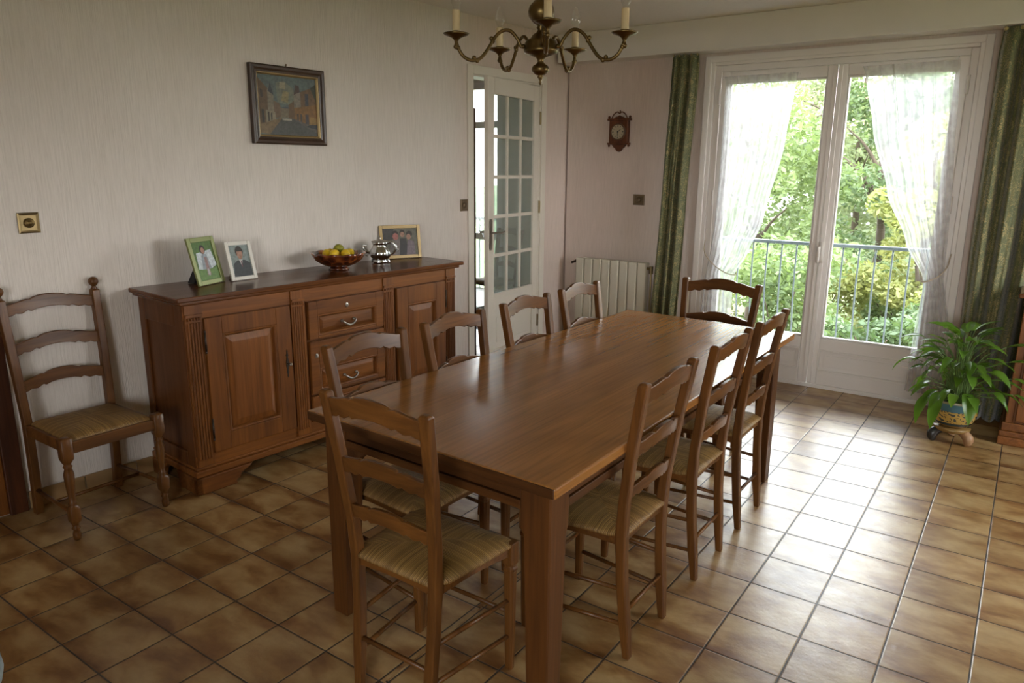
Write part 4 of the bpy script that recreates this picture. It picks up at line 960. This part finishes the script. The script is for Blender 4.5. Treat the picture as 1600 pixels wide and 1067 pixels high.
gl = thing('green_curtain', 'narrow green and gold patterned curtain between the radiator and the window', 'curtain', (0, 0, 0))
cloth('drape', [(2.378, -1.405, -1.200, .014, 0), (2.30, -1.41, -1.195, .022, 0), (1.4, -1.445, -1.235, .026, 0), (.02, -1.50, -1.26, .028, 0)], '', None, damask_m, gl, .003, .8, y=3.262, folds=3.5)
bm = B()
for i in range(5): ball(bm, (-1.395+i*.046, 3.258, 2.374), .009, 8)
finish('pleat_heading', bm, damask_m, gl, smooth=True)
gr_ = thing('green_curtain', 'wide green and gold patterned curtain right of the window behind the plant', 'curtain', (0, 0, 0))
cloth('drape', [(2.378, .650, 1.02, .020, 0), (2.25, .640, 1.02, .034, 0), (1.2, .645, 1.01, .042, 0), (.6, .655, .99, .044, 0), (.015, .660, .955, .044, 0)], '', None, damask_m, gr_, .003, 1.15, y=3.255, folds=3.4, n=140, phase=1.0)
bm = B()
for i in range(5): ball(bm, (.665+i*.082, 3.235, 2.368), .013, 8)
finish('pleat_heading', bm, damask_m, gr_, smooth=True)
shl = thing('sheer_curtain', 'white sheer curtain tied back on the left sash of the window', 'curtain', (0, 0, 0), group='sheer curtains on the glazed doors')
cloth('voile', [(2.215, -1.030, -.515, .004, 0), (2.16, -1.018, -.520, .007, 0), (1.75, -1.018, -.560, .011, 0), (1.20, -1.030, -.665, .013, 0), (.95, -1.050, -.760, .012, 0), (.80, -1.068, -.840, .009, 0), (.70, -1.080, -.850, .009, 0), (.40, -1.090, -.845, .012, 0), (.10, -1.095, -.82, .014, 0)], '', None, sheer_m, shl, 0, 1, y=3.335, folds=7, n=120, rows=60)
bm = B(); tube(bm, [(-1.055, 3.372, 2.222), (-.50, 3.372, 2.205)], .004, 8, False)
for xx in (-1.05, -.505): tube(bm, [(xx, 3.372, 2.21), (xx, 3.3795, 2.21)], .004, 6, False)
finish('curtain_rod', bm, white_paint, shl)
bm = B(); tube(bm, [(-1.10, 3.366, 1.03), (-1.085, 3.332, .94), (-1.00, 3.310, .855), (-.90, 3.305, .80), (-.835, 3.318, .79), (-.835, 3.345, .80), (-.9, 3.350, .81)], .004, 8); finish('tieback_cord', bm, plain('cream_cord', (.5, .42, .32), .8), shl)
shr = thing('sheer_curtain', 'white sheer curtain tied back on the right sash of the window', 'curtain', (0, 0, 0), group='sheer curtains on the glazed doors')
cloth('voile', [(2.225, -.110, .445, .004, 0), (2.17, -.085, .447, .007, 0), (1.83, -.008, .470, .011, 0), (1.42, .125, .500, .013, 0), (1.10, .275, .515, .012, 0), (.87, .405, .525, .008, 0), (.80, .412, .545, .008, 0), (.55, .395, .595, .012, 0), (.10, .385, .600, .014, 0)], '', None, sheer_m, shr, 0, 1, y=3.335, folds=7, n=120, rows=60)
bm = B(); tube(bm, [(-.06, 3.372, 2.225), (.44, 3.372, 2.23)], .004, 8, False)
for xx in (-.055, .435): tube(bm, [(xx, 3.372, 2.225), (xx, 3.3795, 2.225)], .004, 6, False)
finish('curtain_rod', bm, white_paint, shr)
bm = B(); tube(bm, [(.545, 3.370, 1.04), (.535, 3.335, .96), (.50, 3.315, .90), (.45, 3.310, .865), (.405, 3.318, .85), (.405, 3.345, .855), (.45, 3.352, .86)], .004, 8); finish('tieback_cord', bm, bpy.data.materials['cream_cord'], shr)

# ------------------------------------------------------------------ chandelier
ch = thing('chandelier', 'dark brass five-arm chandelier with candle bulbs hanging over the table', 'chandelier', (-.484, .063, 0))
bm = B(); lathe(bm, [(.001, 1.829), (.0035, 1.832), (.0055, 1.838), (.0035, 1.843), (.007, 1.850), (.011, 1.856), (.006, 1.860), (.016, 1.862), (.028, 1.872), (.030, 1.880), (.026, 1.890), (.014, 1.898), (.010, 1.904), (.012, 1.912), (.018, 1.918), (.040, 1.926), (.056, 1.932), (.058, 1.940), (.055, 1.945), (.054, 1.962), (.050, 1.970), (.036, 1.976), (.028, 1.988), (.016, 1.996), (.011, 2.004), (.016, 2.010), (.012, 2.016), (.026, 2.024), (.042, 2.045), (.044, 2.060), (.040, 2.076), (.024, 2.094), (.012, 2.102), (.010, 2.15), (.014, 2.156), (.006, 2.165), (.005, 2.20), (.001, 2.20)], 0, 0, 32)
finish('body', bm, brass, ch, smooth=True)
bm = B(); zc = 2.195
while zc < 2.56:
    k = int(zc*1000) // 22 % 2; pts = [(.008*math.cos(a)*(1 if k else 0), .008*math.cos(a)*(0 if k else 1), zc+.014+.014*math.sin(a)) for a in [i*PI/4 for i in range(9)]]
    tube(bm, pts, .0018, 6, False); zc += .022
lathe(bm, [(.001, 2.545), (.012, 2.55), (.05, 2.585), (.055, 2.5995), (.001, 2.5995)], 0, 0, 24); finish('chain_and_canopy', bm, brass, ch, smooth=True)
for adeg in (-133, 155, 97, 13, -53):
    a = math.radians(adeg); c, s = math.cos(a), math.sin(a)
    P = lambda r, z, t=0: (c*r-s*t, s*r+c*t, z)
    bm = B(); tube(bm, [P(.052, 1.950), P(.068, 1.950), P(.080, 1.972), P(.104, 1.996), P(.130, 1.996), P(.155, 1.976), P(.178, 1.940), P(.205, 1.908), P(.236, 1.900), P(.262, 1.912), P(.278, 1.935), P(.285, 1.955)], .0058, 10)
    for r, z in ((.060, 1.950), (.164, 1.962), (.168, 1.970), (.216, 1.900), (.226, 1.908), (.279, 1.937), (.287, 1.940)): ball(bm, P(r, z), .008, 8)
    arm = finish('arm', bm, brass, ch, smooth=True)
    R_ = .285
    bm = B(); lathe(bm, [(.001, 1.945), (.007, 1.946), (.005, 1.954), (.009, 1.962), (.016, 1.968), (.038, 1.976), (.043, 1.981), (.040, 1.981), (.018, 1.976), (.015, 1.980), (.015, 1.988), (.001, 1.988)], c*R_, s*R_, 24); finish('drip_pan', bm, brass, arm, smooth=True)
    bm = B(); lathe(bm, [(.001, 1.9885), (.0125, 1.9885), (.0125, 2.052), (.001, 2.052)], c*R_, s*R_, 16); finish('candle_sleeve', bm, candle_m, arm, smooth=False)
    bm = B(); lathe(bm, [(.001, 2.0525), (.008, 2.053), (.010, 2.060), (.0165, 2.075), (.017, 2.085), (.012, 2.105), (.005, 2.122), (.001, 2.128)], c*R_, s*R_, 16); finish('bulb', bm, bulb_glass, arm, smooth=True)

# ------------------------------------------------------------------ potted plant
PX, PY = .722, 2.735
def majolica():
    m, nt, b = newmat('painted_majolica')
    t = N(nt, 'ShaderNodeTexCoord'); s = nt.nodes.new('ShaderNodeSeparateXYZ'); L(nt, t.outputs['Object'], s.inputs[0])
    z = s.outputs['Z']
    band = ramp(nt, z, [(0.0, (.23, .13, .035)), (.115, (.23, .13, .035)), (.118, (.03, .05, .06)), (.132, (.03, .05, .06)), (.134, (.10, .085, .05)), (.205, (.10, .085, .05)), (.207, (.05, .12, .15)), (.250, (.07, .16, .19)), (.252, (.30, .26, .16))])
    band.color_ramp.interpolation = 'LINEAR'
    v = N(nt, 'ShaderNodeTexVoronoi', Scale=44.0, feature='DISTANCE_TO_EDGE'); n = N(nt, 'ShaderNodeTexNoise', Scale=10.0); L(nt, t.outputs['Object'], n.inputs['Vector'])
    va = nt.nodes.new('ShaderNodeVectorMath'); va.operation = 'MULTIPLY_ADD'; L(nt, n.outputs['Color'], va.inputs[0]); va.inputs[1].default_value = (.1, .1, .1); L(nt, t.outputs['Object'], va.inputs[2]); L(nt, va.outputs[0], v.inputs['Vector'])
    sw = ramp(nt, v.outputs['Distance'], [(.10, (.42, .27, .07)), (.18, (.42, .27, .07)), (.22, (.05, .055, .05))])
    msk = math_(nt, 'MULTIPLY', math_(nt, 'GREATER_THAN', z, .134), math_(nt, 'LESS_THAN', z, .206))
    c = mixc(nt, msk, band.outputs[0], sw.outputs[0]); L(nt, c, b.inputs['Base Color']); b.inputs['Roughness'].default_value = .22
    return m
maj = majolica()
pp = thing('potted_plant', 'leafy green peace lily in a painted ceramic pot by the window', 'plant', (PX, PY, 0))
bm = B(); lathe(bm, [(.001, .098), (.062, .098), (.078, .105), (.098, .125), (.113, .155), (.120, .19), (.122, .225), (.126, .250), (.130, .262), (.126, .266), (.118, .258), (.112, .235), (.001, .235)], 0, 0, 48); finish('pot', bm, maj, pp, smooth=True)
bm = B(); lathe(bm, [(.001, .236), (.111, .2362), (.105, .242), (.05, .246), (.001, .245)], 0, 0, 24); finish('soil', bm, soil_m, pp, smooth=True)
stand = thing('pot_stand', 'round ceramic stand on three stubby wheeled feet under the plant pot', 'plant stand', (PX, PY, 0))
stand_m = plain('ochre_glaze', (.24, .14, .045), .25); foot_tan = plain('tan_foot', (.36, .20, .10), .45); foot_dark = plain('dark_foot', (.035, .032, .032), .3)
bm = B(); lathe(bm, [(.001, .066), (.075, .066), (.092, .074), (.100, .088), (.097, .095), (.001, .0965)], 0, 0, 40); finish('dish', bm, stand_m, stand, smooth=True)
for k, (adeg, mm) in enumerate(((-150, foot_dark), (-30, foot_tan), (90, foot_tan))):
    a = math.radians(adeg); c, s = math.cos(a), math.sin(a)
    bm = B(); tube(bm, [(c*.050, s*.050, .068), (c*.082, s*.082, .064), (c*.104, s*.104, .046), (c*.106, s*.106, .024), (c*.098, s*.098, .003)], lambda t: .016+.013*math.sin(PI*min(1, t*1.05))**.8, 14); o = finish('foot', bm, mm, stand, smooth=True)
    if mm is foot_dark: o['label'] = 'dark foot'
    else: o['label'] = 'tan foot'
rr = random.Random(11)
verts, faces = [], []
stem_bm = B()
def leafmesh(base, tip_dir, length, width, droop, roll):
    d = Vector(tip_dir).normalized(); side = d.cross(Vector((0, 0, 1)))
    side = side.normalized() if side.length > .05 else Vector((1, 0, 0))
    side = (Matrix.Rotation(roll, 3, d) @ side).normalized()
    nseg = 8; p = Vector(base); dirn = d.copy(); b0 = len(verts)
    for i in range(nseg+1):
        t = i/nseg; w_ = width*(math.sin(PI*min(1, t*1.0)**.75)**.9)*.5*(1-.15*t) if 0 < t < 1 else .0006
        up = side.cross(dirn).normalized()
        verts.extend([tuple(p-side*w_+up*w_*.35), tuple(p), tuple(p+side*w_+up*w_*.35)])
        dirn = (dirn+Vector((0, 0, -droop/nseg))).normalized(); p = p+dirn*length/nseg
    for i in range(nseg):
        a = b0+i*3; faces.append((a, a+1, a+4, a+3)); faces.append((a+1, a+2, a+5, a+4))
def add_leaf(az, reach, top, L_, W_, droop, roll=0.0):
    ca, sa = math.cos(az), math.sin(az)
    b0 = Vector((ca*rr.uniform(.01, .07), sa*rr.uniform(.01, .07), .243)); e = Vector((ca*reach, sa*reach, top))
    mid = Vector((ca*reach*.42, sa*reach*.42, .24+(top-.24)*.72)); 
    tube(stem_bm, [b0, mid, e], lambda t: .0034-.0014*t, 6, True, 4)
    d = (e-mid).normalized(); d = Vector((d.x+ca*.35, d.y+sa*.35, d.z*.7-.05))
    leafmesh(e, d, L_, W_, droop, roll)
for k in range(105):
    az = rr.uniform(0, 2*PI); tier = rr.random()
    top = .30+.36*tier+rr.uniform(-.03, .03); reach = (.22-.16*tier**1.5)*rr.uniform(.55, 1.15)
    if .2 < az < 1.4 and reach > .10: reach *= .45
    add_leaf(az, reach, top, rr.uniform(.10, .165), rr.uniform(.035, .058), rr.uniform(.7, 1.7)*(1.25-tier*.5), rr.uniform(-.5, .5))
# a few distinct hanging and spreading leaves
to_v = math.atan2(-.72, .25)
for az, rc, tp, ln, wd, dr_ in ((to_v+.05, .13, .33, .20, .085, 3.2), (to_v-.95, .20, .30, .20, .07, 3.0), (to_v-.70, .18, .28, .19, .07, 3.2), (PI*.95, .24, .46, .17, .06, 1.8), (PI, .20, .60, .15, .055, 1.0), (-.05, .20, .60, .19, .06, .5), (-.15, .22, .52, .20, .06, .4), (-.3, .26, .44, .14, .055, 1.3), (-.1, .27, .34, .17, .06, 2.4), (-2.0, .10, .66, .15, .05, .6), (.9, .12, .62, .17, .055, .4)):
    add_leaf(az, rc, tp, ln, wd, dr_)
finish('stems', stem_bm, plain('plant_stem', (.10, .17, .035), .5), pp, smooth=True)
me = bpy.data.meshes.new('foliage'); me.from_pydata(verts, [], faces)
for p in me.polygons: p.use_smooth = True
o = bpy.data.objects.new('foliage', me); me.materials.append(leaf_house); COL.objects.link(o); o.parent = pp

# ------------------------------------------------------------------ cabinet at the right edge
cb = thing('side_cabinet', 'reddish wooden cabinet with stepped plinth cut by the right picture edge', 'cabinet', (.962, 2.86, 0))
bm = B(); box(bm, .012, 1.30, .012, .33, .13, .868); box(bm, .012, .05, 0.002, .012, .13, .868); box(bm, 1.26, 1.30, .002, .012, .13, .868); box(bm, .05, 1.26, .002, .012, .80, .868); finish('carcass', bm, sb_z, cb, bevel=0.004)
bm = B(); box(bm, -.022, 1.335, -.03, .335, .868, .892); finish('top', bm, sb_top, cb, bevel=0.006)
bm = B(); box(bm, -.002, 1.315, -.012, .333, .085, .135); box(bm, -.010, 1.322, -.020, .333, .050, .085); finish('plinth', bm, sb_y, cb, bevel=0.006)
for x0 in (-.012, 1.14):
    bm = B(); box(bm, x0, x0+.18, -.022, .04, 0, .050); box(bm, x0, x0+.18, .28, .33, 0, .050); finish('foot', bm, sb_y, cb, bevel=0.005)
for x0, x1 in ((.06, .645), (.655, 1.25)):
    bm = B(); box(bm, x0, x1, -.012, .001, .15, .79); box(bm, x0+.09, x1-.09, -.018, -.012, .24, .70); finish('cupboard_door', bm, sb_z, cb, bevel=0.005)

# ------------------------------------------------------------------ pale blue stool at the lower left picture edge
bs = thing('padded_stool', 'pale blue padded stool top just showing in the bottom left corner', 'stool', (-.935, -1.735, 0))
bm = B(); lathe(bm, [(.001, .375), (.135, .375), (.152, .385), (.158, .41), (.155, .435), (.13, .452), (.06, .460), (.001, .461)], 0, 0, 40); finish('cushion', bm, blue_fabric, bs, smooth=True)
for k in range(4):
    a = PI/4+k*PI/2; bm = B(); tube(bm, [(.10*math.cos(a), .10*math.sin(a), .375), (.125*math.cos(a), .125*math.sin(a), 0.0)], lambda t: .016-.005*t, 10, False); finish('leg', bm, dark_wood, bs, smooth=True)

# ------------------------------------------------------------------ balcony
bm = B(); box(bm, -1.9, 1.4, 3.63, 3.98, -.12, -.02); struct(finish('balcony_floor', bm, concrete))
rl = thing('balcony_railing', 'grey metal balcony railing with bowed balusters outside the window', 'railing', (0, 3.88, 0))
bm = B(); box(bm, -1.85, 1.35, -.02, .02, .992, 1.018); finish('top_rail', bm, rail_m, rl, bevel=0.004)
bm = B(); box(bm, -1.85, 1.35, -.012, .012, .06, .078); finish('bottom_rail', bm, rail_m, rl, bevel=0.003)
x = -1.79
while x < 1.35:
    bm = B(); tube(bm, [(x, 0, .991), (x, 0, .72), (x, .02, .52), (x, .055, .32), (x, .045, .17), (x, 0, .079)], .0065, 8); finish('baluster', bm, rail_m, rl, smooth=True)
    x += .1135
for x in (-1.84, 1.34):
    bm = B(); box(bm, x-.012, x+.012, -.012, .012, -.02, .992); finish('post', bm, rail_m, rl)

# ------------------------------------------------------------------ garden
GZ = -1.3
bm = B(); bmesh.ops.create_grid(bm, x_segments=60, y_segments=60, size=40)
for v in bm.verts:
    v.co.z = .12*math.sin(v.co.x*.4)+.10*math.cos(v.co.y*.5)+max(0, (v.co.y+36))*.085*(1 if v.co.y < -20 else .0)+(1.36 if v.co.y >= -20 else 0)
    v.co = v.co+Vector((0, 44.2, GZ))
struct(finish('lawn', bm, lawn_m, smooth=True))
bm = B(); box(bm, -70, 70, -60, 90, -2.2, -2.0); struct(finish('ground', bm, ground_m))
def leafcloud(name, blobs, n, size, mat, parent, seed, squash=0.8):
    rg = random.Random(seed); V_, F_ = [], []
    tot = sum(b_[3]**2 for b_ in blobs)
    for (cx, cy, cz, r) in blobs:
        k = int(n*r*r/tot)
        for _ in range(k):
            d = Vector((rg.gauss(0, 1), rg.gauss(0, 1), rg.gauss(0, 1))).normalized()*r*(rg.random()**.28)
            p = Vector((cx+d.x, cy+d.y, cz+d.z*squash)); s = size*rg.uniform(.55, 1.3)
            a = Vector((rg.gauss(0, 1), rg.gauss(0, 1), rg.gauss(0, .6))).normalized(); b2 = a.cross(Vector((rg.gauss(0, 1), rg.gauss(0, 1), rg.gauss(0, 1)))).normalized()
            i = len(V_); V_ += [tuple(p-a*s), tuple(p+b2*s*.45), tuple(p+a*s), tuple(p-b2*s*.45)]; F_.append((i, i+1, i+2, i+3))
    me = bpy.data.meshes.new(name); me.from_pydata(V_, [], F_); me.materials.append(mat)
    o = bpy.data.objects.new(name, me); COL.objects.link(o)
    if parent: o.parent = parent
    return o
def tree(lab, x, y, h, r, mat, n, size, seed, cat='tree', low=.25, trunk_r=.10, group=None):
    t = thing('garden_tree', lab, cat, (x, y, GZ), group=group); rg = random.Random(seed)
    bm = B(); tube(bm, [(0, 0, -.3), (.08, .02, h*.3), (-.04, 0, h*.6), (0, 0, h*.9)], lambda q: trunk_r*(1-.75*q), 10)
    for k in range(9):
        a = rg.uniform(0, 6.28); z0 = h*rg.uniform(.3, .7); rc = r*rg.uniform(.5, .85)
        tube(bm, [(0, 0, z0), (math.cos(a)*rc*.5, math.sin(a)*rc*.5, z0+h*.10), (math.cos(a)*rc, math.sin(a)*rc, z0+h*.16)], lambda q: trunk_r*.42*(1-.8*q), 6)
    finish('trunk', bm, bark, t, smooth=True)
    bl = []
    for k in range(26):
        q = rg.random(); z = h*(low+(1-low)*q); rr_ = r*math.sqrt(max(.05, 1-(2*q-.9)**2*.7)); a = rg.uniform(0, 6.28); d = rr_*rg.random()**.5*.8
        bl.append((math.cos(a)*d, math.sin(a)*d, z, r*rg.uniform(.22, .42)))
    leafcloud('crown', bl, n, size, mat, t, seed+50)
    return t
tree('tall green leafy tree seen through the left sash of the window', -3.0, 10.8, 4.8, 1.55, leaf_green, 11000, .06, 1)
tree('large dark-trunked green tree seen through the right sash', -1.35, 12.6, 5.2, 1.35, leaf_dark, 11000, .06, 2, trunk_r=.10)
tree('yellow-green tree between the railing end and the dark-trunked tree', -.35, 10.6, 3.5, .85, leaf_yellow, 6000, .06, 3)
tree('pale green tree standing furthest back, between the two sashes', -2.6, 17.0, 6.0, 2.3, leaf_far, 12000, .09, 4)
tree('green tree behind the left sheer curtain beyond the railing', -6.9, 13.6, 3.6, 1.7, leaf_green, 6000, .08, 5)
tree('tall deep-green tree partly hidden by the right window frame', 3.6, 13.0, 4.6, 1.4, leaf_dark, 6000, .08, 6)
def shrub(lab, x, y, h, r, mat, n, size, seed):
    t = thing('garden_shrub', lab, 'shrub', (x, y, GZ), group='shrubs beyond the railing'); rg = random.Random(seed)
    bm = B()
    for k in range(6):
        a = k*1.05; tube(bm, [(0, 0, -.2), (math.cos(a)*r*.3, math.sin(a)*r*.3, h*.4), (math.cos(a)*r*.5, math.sin(a)*r*.5, h*.6)], .010, 6)
    finish('stems', bm, bark, t)
    bl = [(rg.uniform(-.7, .7)*r, rg.uniform(-.7, .7)*r, h*rg.uniform(.15, .85), r*rg.uniform(.28, .5)) for _ in range(14)]
    leafcloud('foliage', bl, n, size, mat, t, seed+9)
shrub('rounded yellow-green shrub low behind the left part of the railing', -3.4, 8.2, 1.9, .95, leaf_yellow, 3800, .06, 21)
shrub('bushy green shrub low behind the middle of the railing', -1.9, 8.9, 2.0, .95, leaf_green, 4200, .06, 22)
shrub('deep green shrub at the foot of the dark-trunked tree', -.55, 8.3, 1.3, .75, leaf_dark, 3600, .055, 23)
shrub('light green shrub low behind the right end of the railing', .45, 9.3, 1.5, .9, leaf_yellow, 3600, .06, 24)
shrub('green shrub further back in the middle of the lawn', -1.75, 10.9, 1.5, .95, leaf_yellow, 4500, .055, 26)
shrub('dark green shrub further back near the yellow-green tree', -.7, 11.6, 1.3, .9, leaf_green, 4500, .055, 27)
shrub('pale green shrub low behind the left sheer curtain', -5.0, 9.6, 2.3, 1.1, leaf_far, 3800, .07, 25)
hb = []
rg = random.Random(77)
for k in range(70): hb.append((-11+k*.27+rg.uniform(-.2, .2), 20.5+rg.uniform(-.5, .5), GZ+.6+rg.uniform(.2, 2.9), rg.uniform(.5, .8)))
tag(leafcloud('hedge', hb, 16000, .13, leaf_far, None, 99), 'long pale green hedge closing the far end of the garden', 'hedge')
hs = thing('neighbour_house', 'pale rendered house glimpsed between the trees', 'house', (-6.2, 25.0, GZ))
bm = B(); box(bm, -3, 4, 0, 5, 0, 4.3); finish('wall', bm, house_m, hs)
bm = B(); prism(bm, [(-.3, 4.3), (5.3, 4.3), (2.5, 6.0)], 'x', -3.3, 4.3); finish('roof', bm, plain('roof_tiles', (.30, .16, .11), .9), hs)
for x0 in (-1.9, 1.4):
    bm = B(); box(bm, x0, x0+1.1, -.03, .02, 1.8, 3.2); finish('window', bm, plain('dark_window', (.06, .07, .08), .2), hs)

# ------------------------------------------------------------------ room beyond the glazed door
bm = B(); box(bm, -6.5, -2.62, 4.42, 4.54, 2.45, 2.8); box(bm, -6.5, -5.6, 4.42, 4.54, 0, 2.45); box(bm, -3.80, -2.30, 4.42, 4.54, 0, 2.45); 
struct(finish('wall_side_room_back', bm, plain('side_room_wall', (.60, .585, .53), .85, var=.02)))
bm = B(); box(bm, -6.6, -6.5, -1.0, 4.54, 0, 2.8); struct(finish('wall_side_room_left', bm, bpy.data.materials['side_room_wall']))
bm = B(); box(bm, -6.5, -2.85, -1.1, -1.0, 0, 2.8); struct(finish('wall_side_room_front', bm, bpy.data.materials['side_room_wall']))
bm = B(); box(bm, -6.6, -2.34, 3.47, 4.54, -.06, 0.0); struct(finish('floor_side_room', bm, concrete))
bm = B(); prism(bm, [(-6.6, -1.1), (-2.84, -1.1), (-2.42, 4.54), (-6.6, 4.54)], 'z', 2.8, 2.9); struct(finish('ceiling_side_room', bm, ceil_m))
bm = B(); box(bm, -2.50, -2.30, 3.63, 4.54, 0, 2.8); struct(finish('wall_side_room_right', bm, bpy.data.materials['side_room_wall']))
w2 = empty_struct('window_2', (0, 4.42, 0))
bm = B()
for x0 in (-5.6, -4.77, -4.70, -3.87): box(bm, x0, x0+.07, 0, .07, .0, 2.45)
for z0 in (0, .0+.78, 1.98, 2.38): box(bm, -5.6, -3.80, .001, .069, z0, z0+.07)
finish('window_frame', bm, sash_paint, w2, bevel=0.004)
bm = B(); box(bm, -5.6, -3.80, .03, .036, 0, 2.45); finish('pane', bm, glass, w2)
o = cloth('sheer_curtain', [(1.95, -4.6, -3.87, .01, 0), (1.2, -4.3, -3.85, .012, 0), (.75, -3.98, -3.84, .01, 0), (.30, -4.0, -3.84, .01, 0)], 'white sheer curtain at the window of the room beyond the door', 'curtain', sheer_m, y=4.36, folds=6)
bm = B(); box(bm, -2.9, -4.9+8, 0, 0, 0, 0); bm.free()
sr = thing('balcony_railing', 'metal railing outside the side room window, seen through the door gap', 'railing', (0, 4.9, 0))
bm = B(); box(bm, -5.2, -2.9, -.02, .02, .96, .99); finish('top_rail', bm, rail_m, sr)
for k in range(18):
    bm = B(); x = -5.1+k*.125; tube(bm, [(x, 0, -.02), (x, 0, .96)], .007, 6, False); finish('baluster', bm, rail_m, sr)
bm = B(); box(bm, -5.2, -2.9, 4.56-4.9, .06, -.10, -.02); finish('slab', bm, concrete, sr)
tt = thing('side_table', 'low white-topped table in the room beyond the glazed door', 'table', (-3.25, 3.0, 0))
white_cloth = plain('white_tabletop', (.78, .78, .82), .4, var=.02)
bm = B(); box(bm, -.55, .42, -.52, .60, .37, .40); finish('tabletop', bm, white_cloth, tt, bevel=0.005)
bm = B(); box(bm, -.50, .37, -.47, .55, .27, .37); finish('apron', bm, dark_wood, tt)
for sx in (-.48, .35):
    for sy in (-.44, .52):
        bm = B(); box(bm, sx-.03, sx+.03, sy-.03, sy+.03, 0, .27); finish('leg', bm, dark_wood, tt)
c9 = copy_tree(proto); c9.name = 'side_room_chair'; c9.location = (-3.45, 4.04, 0); c9.rotation_euler = (0, 0, PI-.25); c9.scale = (1, 1, 1)
c9['label'] = 'wooden ladder-back chair behind the white table beyond the door'; del c9['group']
